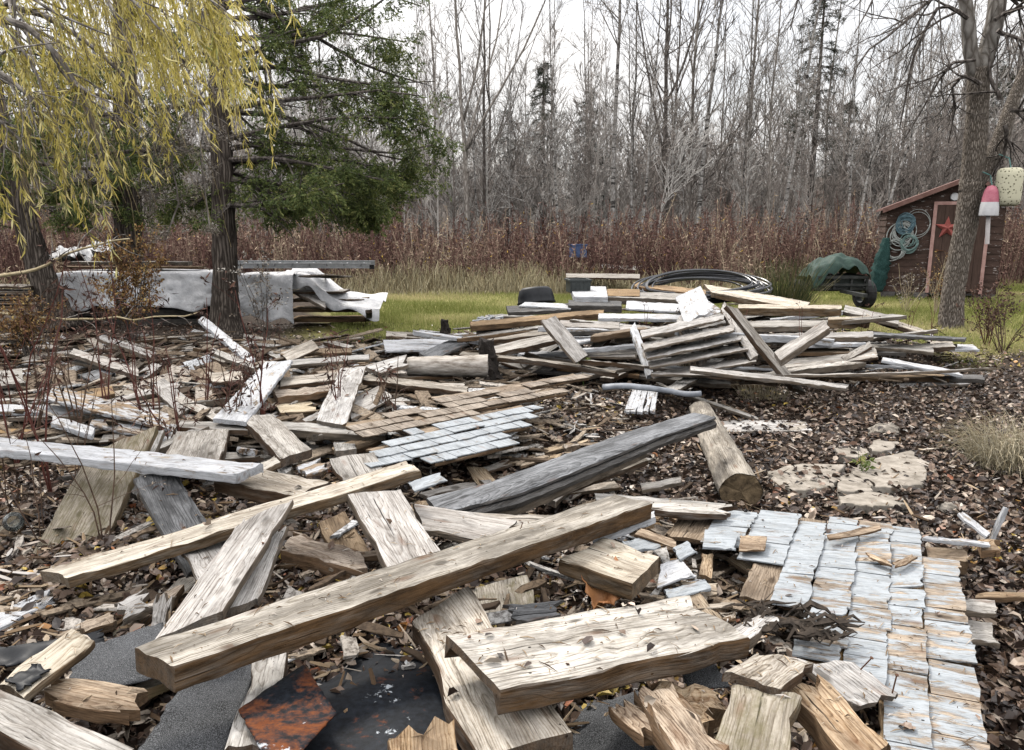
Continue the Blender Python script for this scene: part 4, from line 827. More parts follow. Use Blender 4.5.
# ------------------------------------------------------------------ the stack wrapped in white sheeting
GW = 'boards stored by the white tarpaulin'
def drape(name, label, cat, mat, x0, x1, y, ztop, zbot, depth, seed, fold=.03, hem=.06, ntop=8, nf=14):
    """sheeting laid over the top of a stack and hanging down its front"""
    rng = np.random.default_rng(seed); nx = 60; xs_ = np.linspace(x0, x1, nx)
    front = [(y + depth * (1 - t), ztop + .01) for t in np.linspace(0, 1, ntop)] + [(y - .02, ztop - (ztop - zbot) * t) for t in np.linspace(.03, 1, nf)]
    V = np.zeros((nx, len(front), 3))
    for j, (yy, zz) in enumerate(front):
        V[:, j, 0] = xs_; V[:, j, 1] = yy; V[:, j, 2] = zz
        t = max(0, (j - ntop) / nf)
        V[:, j, 1] -= t * .05 + fold * (.3 + t) * (np.sin(xs_ * 5.3 + j * .13 + seed) + .7 * np.sin(xs_ * 11.7 + seed * 2 - j * .1)) * .5 * (1 if j >= ntop else .3)
        V[:, j, 1] += fold * .9 * (vnoise(xs_ * 1.0 + 20, xs_ * 0 + j * .11 + 20, .16, seed + 9) + vnoise(xs_ + 20, xs_ * 0 + j * .07 + 20, .4, seed + 10)); V[:, j, 2] += .5 * fold * vnoise(xs_ + 9, xs_ * 0 + j * .3 + 9, .35, seed) + (hem * vnoise(xs_ + 3, xs_ * 0 + 3, .3, seed + 4) * t)
    W = V.copy(); W[:, :, 1] += .006; W[:, :, 2] -= .004
    c = V.reshape(-1, 3).mean(0); I = np.arange(nx * len(front)).reshape(nx, -1); J = I + I.size
    q = lambda a, b, c_, d: np.stack([a, b, c_, d], -1).reshape(-1, 4)
    F = [q(I[:-1, :-1], I[:-1, 1:], I[1:, 1:], I[1:, :-1]), q(J[:-1, :-1], J[1:, :-1], J[1:, 1:], J[:-1, 1:]), q(I[:-1, -1], J[:-1, -1], J[1:, -1], I[1:, -1]), q(I[0, :-1], J[0, :-1], J[0, 1:], I[0, 1:]), q(I[-1, :-1], I[-1, 1:], J[-1, 1:], J[-1, :-1])]
    o = mesh_np(name, np.concatenate([V.reshape(-1, 3), W.reshape(-1, 3)]) - c, F, mat, None, True, None, tuple(c)); return tag(o, label, cat)
a = PY(56, 273, 12.2); b = PY(216, 273, 12.2)
drape('white_tarpaulin', 'white sheeting wrapped round the lumber stack behind the cedar trunk', 'tarpaulin', MET['whitepl'], a.x, b.x, 12.2, a.z, .30, .8, 2, .07, .12)
a2 = PY(236, 275, 12.0); b2 = PY(293, 275, 12.0)
drape('white_tarpaulin', 'torn white sheet hanging beside the cedar trunk', 'tarpaulin', MET['whitepl'], a2.x, b2.x, 12.0, a2.z, .06, .5, 5, .09, .35)
def stored(label, x0, x1, yd, z, w, th, mat, nm='plank'):
    rng = np.random.default_rng(int(x0 * 7 + z * 900) % 9999); A = PY(x0, 250, yd); Bp = PY(x1, 250, yd); Ln = Bp.x - A.x
    V, Fc = board_arrays(Ln, w, th, rng); o = mesh_np(nm, V, [Fc], M[mat]); o.location = ((A.x + Bp.x) / 2, yd, z); o.rotation_euler = (0, 0, R(rng.normal() * 1.2)); tag(o, label, 'board', GW)
for k, z in enumerate((.10, .26, .42)):
    stored(f'{["lowest", "second", "third"][k]} dark timber in the stack under the white sheeting', 52, 218, 12.6, z, .6, .11, 'dark', 'timber')
    stored(f'{["lowest", "second", "third"][k]} dark board under the folded end of the sheeting', 290, 366, 12.4, z + .02, .5, .05, 'brown')
stored('topmost board ending under the white fold', 292, 345, 12.4, .56, .5, .04, 'pale')
stored('pale board laid on top of the wrapped stack', 60, 200, 12.7, .93, .3, .03, 'brown')
stored('grey bundle board above the wrapped stack', 72, 190, 12.9, 1.0, .2, .05, 'grey')
for k in range(5): stored(f'{["lowest", "second", "middle", "fourth", "topmost"][k]} brown board in the pile at the far picture edge', -60, 28, 11.4, .42 + k * .075, .4, .03, ['brown', 'pale', 'brown', 'grey', 'pale'][k])
sheet('crumpled_plastic', 'crumpled grey white plastic heaped on the wrapped stack', 'plastic sheet', simple('dull_plastic', (.16, .16, .165), (.46, .47, .48), 8, .6, .5, .02), [(48, 262), (112, 256), (118, 246), (60, 250)], (.98, 1.0, 1.12, 1.1), ripple=.16, rs=.18, seed=21, n=(40, 30), edge=.03)
def fold_tarp():
    cs = np.array([list(PY(x, y, d)) for x, y, d in [(284, 273, 12.3), (305, 276, 12.2), (318, 288, 12.1), (338, 302, 12.0), (362, 306, 11.9), (380, 307, 11.9)]])
    n = 40; t = np.linspace(0, 5, n); C = np.stack([np.interp(t, range(6), cs[:, k]) for k in range(3)], 1); C[:, 2] = np.convolve(np.pad(C[:, 2], 2, mode='edge'), np.ones(5) / 5, 'valid')
    m_ = 14; s = np.linspace(-.15, 1.0, m_); V = np.zeros((n, m_, 3))
    for j in range(m_):
        V[:, j] = C; V[:, j, 1] += s[j] * .8; V[:, j, 2] += .03 * np.sin(s[j] * 9 + t) + .05 * vnoise(t + 3, t * 0 + s[j] * 4 + 3, .7, 3) - (.14 if j == 0 else 0.0) * (1 + .5 * np.sin(t * 3)) + (.12 * max(0, s[j]))
    W = V - np.array([0, 0, .006]); c = V.reshape(-1, 3).mean(0); I = np.arange(n * m_).reshape(n, m_); J = I + I.size
    q = lambda a, b, c_, d: np.stack([a, b, c_, d], -1).reshape(-1, 4)
    F = [q(I[:-1, :-1], I[1:, :-1], I[1:, 1:], I[:-1, 1:]), q(J[:-1, :-1], J[:-1, 1:], J[1:, 1:], J[1:, :-1]), q(I[:-1, 0], J[:-1, 0], J[1:, 0], I[1:, 0])]
    o = mesh_np('white_tarpaulin', np.concatenate([V.reshape(-1, 3), W.reshape(-1, 3)]) - c, F, MET['whitepl'], None, True, None, tuple(c)); tag(o, 'white tarpaulin fold sloping from the ladder down to the lawn', 'tarpaulin')
fold_tarp()
B('light timber board propping the hem of the white fold', GW, 'silver', (300, 283, 300, 288, 326, 296, 326, 302), .62, .45, .05)
B('pale stub post under the lip of the white fold', GW, 'pale', (366, 318, 372, 319, 366, 309, 372, 310), .1, .4, .05, 'stub_post', 'post')
B('pale side board behind the ladder end', GW, 'silver', (312, 268, 312, 284, 338, 271, 338, 284), .95, .8, .02)
def ladder():
    L0, L1 = PY(214, 266, 12.3), PY(371, 265, 12.3); root = empty('ladder', (L0 + L1) / 2); Ln = L1.x - L0.x; z0 = .0
    for dy, dz in ((-.04, 0), (.36, .02)):
        m = MB(); 
        m.box((0, dy, dz + .036), (Ln, .03, .012)); m.box((0, dy, dz - .036), (Ln, .03, .012)); m.box((0, dy + .011, dz), (Ln - .01, .006, .062)); m.build('side_rail', MET['alu'], root)
    for k in range(9):
        m = MB(); x = -Ln / 2 + .15 + k * .275
        if x > Ln / 2: break
        m.tube([(x, -.075, .01), (x, .40, .02)], [.016, .016], 8); m.build('rung', MET['rubber'] if False else MET['alu'], root)
        m = MB(); m.box((x, -.058, .008), (.03, .012, .03)); m.build('rung_end', MET['rubber'], root)
    m = MB(); m.box((Ln / 2 + .02, -.03, -.02), (.07, .05, .07)); m.build('foot', MET['rubber'], root)
    tag(root, 'grey aluminium ladder lying on top of the wrapped stack', 'ladder')
ladder()

# ------------------------------------------------------------------ things standing on and behind the heap on the lawn
def hose():
    c = PY(702, 290, 11.9); m = MB(); rng = np.random.default_rng(2)
    for k in range(15):
        n = 60; a = np.linspace(0, 6.283, n); r = .80 + .055 * (k % 5) + rng.normal() * .04; ph = rng.uniform(0, 6)
        tl = .10 + .05 * rng.normal(); pts = np.stack([np.cos(a) * r * 1.12 + rng.normal() * .04, np.sin(a) * r * .8 + rng.normal() * .04, .06 + .032 * (k % 6) + .10 * np.sin(a + .6) + tl * .3 * np.sin(2 * a + ph) * .4 + .12 * (np.sin(a) > 0) * np.abs(np.sin(a))], 1)
        m.tubes(pts[None], np.full((1, n), .017), 7)
    n = 40; a = np.linspace(-.5, 2.4, n); m.tubes(np.stack([np.cos(a) * 1.15 + .05, np.sin(a) * .5 - .1, .10 + .20 * np.sin(np.clip(a, 0, 3.14))], 1)[None], np.full((1, n), .017), 7)
    o = m.build('pipe_coil', simple('black_pipe', (.012, .013, .016), (.04, .045, .055), 10, .32, .1, .002, spec=.6)); o.location = (c.x, c.y, .5); o.scale = (.86, .86, .9)
    tag(o, 'big loose coil of black plastic pipe on the lawn heap', 'pipe coil')
hose()
def tub():
    c = PY(535, 304, 10.9); m = MB(); K, S = 12, 36; a = np.arange(S) / S * 6.283
    prof = [(.0, .0), (.24, .0), (.29, .03), (.325, .12), (.33, .17), (.345, .18), (.345, .195), (.32, .195), (.30, .17), (.285, .05), (.0, .04)]
    V = np.stack([np.stack([np.cos(a) * r, np.sin(a) * r * .8, np.full(S, z)], 1) for r, z in prof]); I = np.arange(len(prof) * S).reshape(-1, S); J = np.roll(I, -1, 1)
    m.add(V.reshape(-1, 3), [np.stack([I[:-1], J[:-1], J[1:], I[1:]], -1).reshape(-1, 4)]); o = m.build('tub', MET['black'], None, True)
    o.location = (c.x, c.y, .72); o.rotation_euler = (R(168), R(-5), 0); o.scale = (.8, .8, 1.15); tag(o, 'shallow black plastic tub on the open end of the lawn heap', 'tub')
tub()
def crate(name, label, px, py, d, size, mat, lid=True):
    c = PY(px, py, d); root = empty(name, (c.x, c.y, c.z), R(8)); w, dd, h = size
    m = MB(); t = .012
    for s in (-1, 1):
        m.box((0, s * dd / 2, 0), (w, t, h)); m.box((s * (w / 2 - t / 2), 0, 0), (t, dd - t, h))
        for k in range(5): m.box((-w / 2 + (k + .5) * w / 5, s * (dd / 2 + .009), 0), (.014, .012, h * .9))
    m.box((0, 0, -h / 2 + .01), (w - .03, dd - .03, t)); m.build('crate_body', mat, root)
    m = MB(); 
    for s in (-1, 1): m.box((0, s * (dd / 2 + .004), h / 2 + .006), (w + .04, .03, .025)); m.box((s * (w / 2 + .004), 0, h / 2 + .006), (.03, dd - .02, .025))
    m.build('rim', mat, root); tag(root, label, 'crate')
crate('plastic_crate', 'dark crate behind the white block on the lawn heap', 578, 286, 11.2, (.30, .3, .17), simple('dark_crate_plastic', (.03, .035, .035), (.07, .08, .08), 8, .5))
crate('plastic_crate', 'blue plastic crate caught in the dead weeds', 578, 251, 20.3, (.40, .3, .32), simple('blue_plastic', (.045, .075, .17), (.12, .17, .32), 7, .5))
def foam_junk():
    m = MB(); rng = np.random.default_rng(12)
    for k in range(26):
        c = P(rng.uniform(480, 500), rng.uniform(316, 326), .42); m.tubes(np.array([[[c.x + rng.normal() * .05, c.y, c.z + .03 * rng.random()] for _ in range(4)]]), np.full((1, 4), .012), 5)
    o = m.build('wire_bundle', simple('pale_wire', (.3, .31, .33), (.5, .52, .54), 8, .5)); tag(o, 'tangle of pale wire on the tip of the lawn heap', 'wire bundle')
foam_junk()
def wheel(root, c, r, w, axis):
    m = MB(); n = 28; a = np.linspace(0, 6.283, n, endpoint=False); ax = Vector(axis).normalized(); u = ax.cross(Vector((0, 0, 1))).normalized(); v = ax.cross(u)
    prof = [(r * .60, -w * .42), (r * .9, -w * .5), (r * .985, -w * .36), (r, 0), (r * .985, w * .36), (r * .9, w * .5), (r * .60, w * .42)]
    V = np.array([[list(Vector(c) + (u * math.cos(t) + v * math.sin(t)) * (rr * (1 + (.02 if (i % 2 and rr > r * .95) else 0))) + ax * s) for i, t in enumerate(a)] for rr, s in prof]); I = np.arange(len(prof) * n).reshape(-1, n); J = np.roll(I, -1, 1)
    m.add(V.reshape(-1, 3), [np.stack([I[:-1], J[:-1], J[1:], I[1:]], -1).reshape(-1, 4)]); w_ = m.build('wheel', MET['rubber'], root)
    m = MB(); K = [(0, w * .18), (r * .2, w * .2), (r * .22, w * .1), (r * .5, w * .1), (r * .62, w * .4), (r * .62, -w * .4), (r * .5, -w * .1), (r * .2, -w * .15), (0, -w * .15)]
    V = np.array([[list(Vector(c) + (u * math.cos(t) + v * math.sin(t)) * rr + ax * s) for t in a] for rr, s in K]); I = np.arange(len(K) * n).reshape(-1, n); J = np.roll(I, -1, 1)
    m.add(V.reshape(-1, 3), [np.stack([I[:-1], J[:-1], J[1:], I[1:]], -1).reshape(-1, 4)]); m.build('rim', MET['alu'], w_)
def trailer():
    yb = 14.8; c = PY(833, 285, yb); root = empty('garden_trailer', (c.x, yb, 0))
    z0 = c.z
    m = MB()
    m.box((0, 0, .42), (.95, .8, .05)); 
    for x in (-.45, -.16, .16, .45): m.box((x, -.43, .52), (.04, .04, .24))
    m.box((0, -.45, .64), (.95, .03, .05)); m.box((0, -.46, .50), (.92, .02, .04)); m.box((0, .1, .36), (1.2, .05, .05)); m.box((0, -.9, .38), (.07, 1.0, .06)); m.build('frame', simple('dark_frame_paint', (.015, .017, .017), (.05, .052, .05), 9, .6), root)
    m = MB(); m.box((0, .02, .56), (.9, .7, .22)); m.build('bed', simple('trailer_bed_paint', (.02, .025, .022), (.05, .06, .055), 9, .6), root)
    wheel(root, (-.66, .08, .28), .28, .22, (1, .1, 0)); wheel(root, (.66, .08, .28), .28, .22, (1, .1, 0))
    tag(root, 'two wheeled garden trailer with a covered load beside the shed', 'trailer')
    # tarp
    n, k = 40, 26; rng = np.random.default_rng(4); u = np.linspace(-1, 1, n)[:, None]; v = np.linspace(-1, 1, k)[None]
    X = u * .57 * np.ones_like(v); Y = v * .5 * np.ones_like(u); rr = np.maximum(np.abs(u) ** 1.0, np.abs(v) * .9)
    Z = 1.08 - .26 * np.clip(np.abs(u - .1), 0, 1) ** 1.25 - .10 * v ** 2 - .14 * np.clip((np.abs(u) - .84) / .16, 0, 1) - .15 * np.clip((np.abs(v) - .66) / .34, 0, 1) * (1 - .25 * np.sin(u * 3 + 1))
    Z += .09 * vnoise(X + 4, Y + 4, .17, 3) + .05 * vnoise(X + 9, Y + 9, .08, 5) + .05 * np.sin(u * 14 + v * 3) * np.clip((np.abs(v) - .5) / .5, 0, 1)
    V = np.stack([X, Y, Z], -1); W = V - np.array([0, 0, .008]); I = np.arange(n * k).reshape(n, k); J = I + n * k
    q = lambda a, b, c_, d: np.stack([a, b, c_, d], -1).reshape(-1, 4)
    o = mesh_np('green_tarpaulin', np.concatenate([V.reshape(-1, 3), W.reshape(-1, 3)]), [q(I[:-1, :-1], I[1:, :-1], I[1:, 1:], I[:-1, 1:]), q(J[:-1, :-1], J[:-1, 1:], J[1:, 1:], J[1:, :-1]), q(I[:-1, 0], J[:-1, 0], J[1:, 0], I[1:, 0])], MET['greenpl'], None, True, None, (c.x, yb, -.01))
    tag(o, 'dark green tarpaulin stretched over the load of the garden trailer', 'tarpaulin')
trailer()

# ------------------------------------------------------------------ the shed
def shed_paint():
    m = NT('peeling_brown_paint'); v = m.objvec(); n = m.noise(m.mapping(v, (2.2, 2.2, 7)), 2.6, 8, .72); b = m.noise(m.mapping(v, (1, 1, 4)), 3, 6, .65)
    c = m.ramp(b, [(.32, (.042, .026, .02)), (.68, (.094, .058, .045))]); pm = m.ramp(n, [(.60, 0), (.62, 1)])
    return m.fin(m.mix(pm, c, (.42, .38, .35)), .8, m.bump(m.math('ADD', b, m.math('MULTIPLY', pm, -.6)), .5, .01), .25)
def shed():
    D = 17.0; Lc = PY(884, 300, D); Rc = PY(985, 300, D + .1); w = (Rc - Lc).length * .97; zb = .12; c = (Lc + Rc) / 2
    root = empty('shed', (c.x, D, 0), R(-22)); hw = w / 2; dep = 2.4; ez = 1.98; rz_ = PY(957, 186, D).z + .17; xr = hw * .42; er = 2.12
    sp = shed_paint(); trim = simple('faded_pink_trim', (.36, .20, .17), (.56, .36, .31), 8, .7)
    # front wall of lap boards following the gable
    m = MB(); hb = .145; z = zb
    xl = lambda z: -hw if z < ez else -hw + (z - ez) / (rz_ - ez) * (hw + xr); xrr = lambda z: hw if z < er else hw - (z - er) / (rz_ - er) * (hw - xr)
    while z < rz_ - .02:
        z1 = min(z + hb, rz_ - .01); a, b, a1, b1 = xl(z), xrr(z), xl(z1), xrr(z1)
        V = [(a, -.018, z), (b, -.018, z), (b1, -.008, z1), (a1, -.008, z1), (a, .02, z), (b, .02, z), (b1, .02, z1), (a1, .02, z1)]
        m.add(V, [[(0, 1, 2, 3), (5, 4, 7, 6), (4, 5, 1, 0), (3, 2, 6, 7), (4, 0, 3, 7), (1, 5, 6, 2)]]); z = z1
    for s, top in ((-1, ez), (1, er)):
        z = zb
        while z < top - .01:
            z1 = min(z + hb, top); x = s * hw; o_, i_ = x + s * .026, x - s * .03
            V = [(o_, .022, z), (o_, dep, z), (x + s * .006, dep, z1), (x + s * .006, .022, z1), (i_, .022, z), (i_, dep, z), (i_, dep, z1), (i_, .022, z1)]
            m.add(V, [[(0, 1, 2, 3), (5, 4, 7, 6), (4, 5, 1, 0), (3, 2, 6, 7), (4, 0, 3, 7), (1, 5, 6, 2)]]); z = z1
    m.box((0, dep + .012, (zb + ez) / 2), (w, .02, ez - zb)); m.build('siding', sp, root)
    m = MB(); roofm = simple('faded_red_roofing', (.10, .05, .04), (.23, .13, .11), 10, .8, .4)
    for (xa, za, xb, zb_) in ((-hw - .12, ez - .06, xr, rz_ + .03), (hw + .16, er - .10, xr, rz_ + .03)):
        V = [(xa, -.22, za), (xb, -.22, zb_), (xb, dep + .2, zb_), (xa, dep + .2, za)]; V += [(x, y, z + .045) for x, y, z in V]
        m.add(V, [[(3, 2, 1, 0), (4, 5, 6, 7), (0, 1, 5, 4), (1, 2, 6, 5), (2, 3, 7, 6), (3, 0, 4, 7)]])
    rf = m.build('roof', roofm, root)
    m = MB()
    for (xa, za, xb, zb_) in ((-hw - .125, ez - .12, xr, rz_ - .02), (hw + .165, er - .16, xr, rz_ - .02)):
        V = [(xa, -.245, za), (xb, -.245, zb_), (xb, -.245, zb_ + .085), (xa, -.245, za + .085)]; V += [(x, -.222, z) for x, y, z in V]
        m.add(V, [[(0, 1, 2, 3), (7, 6, 5, 4), (0, 4, 5, 1), (1, 5, 6, 2), (2, 6, 7, 3), (3, 7, 4, 0)]])
    m.build('bargeboard', simple('barge_paint', (.14, .07, .055), (.25, .145, .12), 8, .7), rf)
    dx0, dx1 = -hw + (927 - 884) / 101 * w, -hw + (970 - 884) / 101 * w; dt = 2.03
    m = MB()
    for k in range(6): m.box((dx0 + (k + .5) * (dx1 - dx0) / 6, -.045, (zb + dt) / 2 + .02), ((dx1 - dx0) / 6 - .006, .024, dt - zb - .05))
    d_ = m.build('door', simple('brown_door_paint', (.05, .03, .022), (.09, .055, .042), 8, .75, stretch=(4, 1, .6)), root)
    m = MB(); m.box((dx0 + .07, -.065, 1.05), (.06, .02, .05)); m.tube([(dx0 + .05, -.07, 1.05), (dx0 + .20, -.08, 1.05)], [.01, .01], 6); m.build('latch', MET['rust'], d_)
    m = MB(); m.box((dx0 - .035, -.05, (zb + dt) / 2), (.07, .03, dt - zb)); m.box((dx1 + .035, -.05, (zb + dt) / 2), (.07, .03, dt - zb)); m.box(((dx0 + dx1) / 2, -.05, dt + .036), (dx1 - dx0 + .14, .03, .07)); m.build('door_trim', trim, root)
    m = MB(); n = 24; a = np.arange(n) / n * 6.283; cv = ((dx0 + dx1) / 2 - .17, -.05, PY(949.5, 197, D).z)
    V = [(cv[0] + .085 * math.cos(t), cv[1], cv[2] + .085 * math.sin(t)) for t in a] + [(cv[0] + .075 * math.cos(t), cv[1] - .03, cv[2] + .075 * math.sin(t)) for t in a]
    m.add(V, [[(i, (i + 1) % n, n + (i + 1) % n, n + i) for i in range(n)], [tuple(range(n, 2 * n))]]); m.build('round_vent', simple('vent_white', (.6, .6, .6), (.75, .75, .74), 9, .5), root)
    m = MB()
    for k in range(4): m.box((-hw + .15 + k * (w - .3) / 3, .08, .05), (.28, .25, .13))
    m.box((0, .06, zb - .01), (w, .1, .06)); m.build('footing', simple('footing_block', (.07, .065, .06), (.16, .15, .14), 9, .9), root)
    tag(root, 'small brown garden shed with peeling paint and a pink trimmed door', 'shed')
    bpy.context.view_layer.update(); mw = root.matrix_world
    # the star hung on the door
    m = MB(); cs = ((dx0 + dx1) / 2 - .25, -.075, PY(948, 228, D).z); V = [(cs[0], cs[1] - .06, cs[2]), (cs[0], cs[1] + .01, cs[2])]
    for k in range(10):
        r = .255 if k % 2 == 0 else .10; t = math.pi / 2 + k * math.pi / 5; V.append((cs[0] + r * math.cos(t), cs[1], cs[2] + r * math.sin(t)))
    V = [list(mw @ Vector(p)) for p in V]; m.add(V, [[(0, 2 + (k + 1) % 10, 2 + k) for k in range(10)] + [(1, 2 + k, 2 + (k + 1) % 10) for k in range(10)]])
    o = m.build('barn_star', simple('faded_red_star', (.25, .055, .045), (.42, .12, .10), 9, .6), None, False, tuple(V[0])); tag(o, 'faded red five pointed star on the shed door', 'star')
    # coils of rope and netting hung on the wall
    rng = np.random.default_rng(9)
    def coil(label, x, z, r, mat, loops, thick, nm='rope_coil', hang=.0):
        m = MB()
        for k in range(loops):
            a = np.linspace(0, 6.283, 30); rr = r * rng.uniform(.75, 1.1); pts = np.stack([x + rng.normal() * r * .12 + np.cos(a) * rr, -.08 - .03 * rng.random() + .01 * np.sin(3 * a), z + rng.normal() * r * .15 - hang * rng.random() + np.sin(a) * rr * rng.uniform(.9, 1.25)], 1)
            pts = np.array([list(mw @ Vector(p)) for p in pts]); m.tubes(pts[None], np.full((1, 30), thick), 5)
        o = m.build(nm, mat, None, True, tuple(mw @ Vector((x, -.08, z)))); tag(o, label, 'rope')
    px2x = lambda px: -hw + (px - 884) / 101 * w
    blue = simple('blue_rope', (.06, .11, .13), (.14, .22, .25), 20, .8); palerope = simple('pale_rope', (.26, .28, .26), (.44, .46, .43), 20, .8); teal = simple('teal_rope', (.10, .17, .16), (.22, .31, .28), 20, .8)
    coil('blue green rope hank at the top of the shed wall', px2x(900), PY(898, 222, D).z, .16, blue, 16, .014, hang=.1)
    coil('pale rope coil in the middle of the shed wall', px2x(898), PY(898, 234, D).z, .22, palerope, 8, .012)
    coil('large thin wire hoop high beside the shed door', px2x(910), PY(909, 224, D).z, .27, palerope, 2, .008, 'wire_hoop')
    coil('small rope coil lowest on the shed wall', px2x(893), PY(893, 250, D).z, .19, palerope, 7, .011)
    coil('teal rope hank between the pale coils', px2x(905), PY(903, 238, D).z, .15, teal, 10, .012, hang=.15)
    # net bundle by the corner
    n, k = 24, 18; a = np.arange(k) / k * 6.283; t = np.linspace(0, 1, n)[:, None]
    rr = .62 * (.10 + .17 * np.sin(t * 2.6) ** 1) * (1 + .25 * np.sin(a * 5 + t * 3)[...] * .6) * (1 + .1 * rng.normal(size=(n, k)))
    c0 = mw @ Vector((-hw - .1, -.16, 0)); V = np.stack([c0.x + .1 * (1 - t) * 1.2 + rr * np.cos(a), c0.y + rr * np.sin(a) * .8, 1.20 * (1 - t) + .12 + 0 * a], -1)
    I = np.arange(n * k).reshape(n, k); J = np.roll(I, -1, 1); cc = V.reshape(-1, 3).mean(0)
    o = mesh_np('net_bundle', V.reshape(-1, 3) - cc, [np.stack([I[:-1], I[1:], J[1:], J[:-1]], -1).reshape(-1, 4), I[:1], I[-1:, ::-1]], simple('green_net', (.008, .03, .028), (.03, .085, .075), 60, .85, .8, .02), None, True, None, tuple(cc)); tag(o, 'dark green fishing net bundle hanging at the shed corner', 'fishing net')
shed()
# ------------------------------------------------------------------ trees
def polys(lines, d, K=10):
    """picture polylines with distance -> resampled world polylines"""
    out = []
    for ln in lines:
        p = np.array([list(PY(a[0], a[1], a[2] if len(a) > 2 else d)) for a in ln]); s = np.linspace(0, len(p) - 1, K)
        out.append(np.stack([np.interp(s, range(len(p)), p[:, k]) for k in range(3)], 1))
    return np.array(out)
def trunk_mesh(m, pts, rad, sides=16, rough=.04, seed=1, flare=0.0):
    rng = np.random.default_rng(seed); pts = np.asarray(pts, float); K = 40; s = np.linspace(0, len(pts) - 1, K)
    C = np.stack([np.interp(s, range(len(pts)), pts[:, k]) for k in range(3)], 1); r = np.interp(s, range(len(pts)), rad)
    for _ in range(2):
        C[1:-1] = (C[:-2] + 2 * C[1:-1] + C[2:]) / 4; r[1:-1] = (r[:-2] + 2 * r[1:-1] + r[2:]) / 4
    V, F, rr = tube_arrays(C[None], r[None], sides, 0)
    V = V.reshape(K, sides, 3); a = np.arange(sides) / sides * 6.283
    d = V - C[:, None]; f = 1 + rough * rng.normal(size=(K, sides)) * .5 + rough * np.sin(a * 3 + 1)[None]
    if flare: f = f + (flare * np.exp(-np.linspace(0, 1, K) * 14))[:, None] * (1 + .5 * np.sin(a * 4)[None])
    m.add((C[:, None] + d * f[..., None]).reshape(-1, 3), F)
rngT = np.random.default_rng(42)
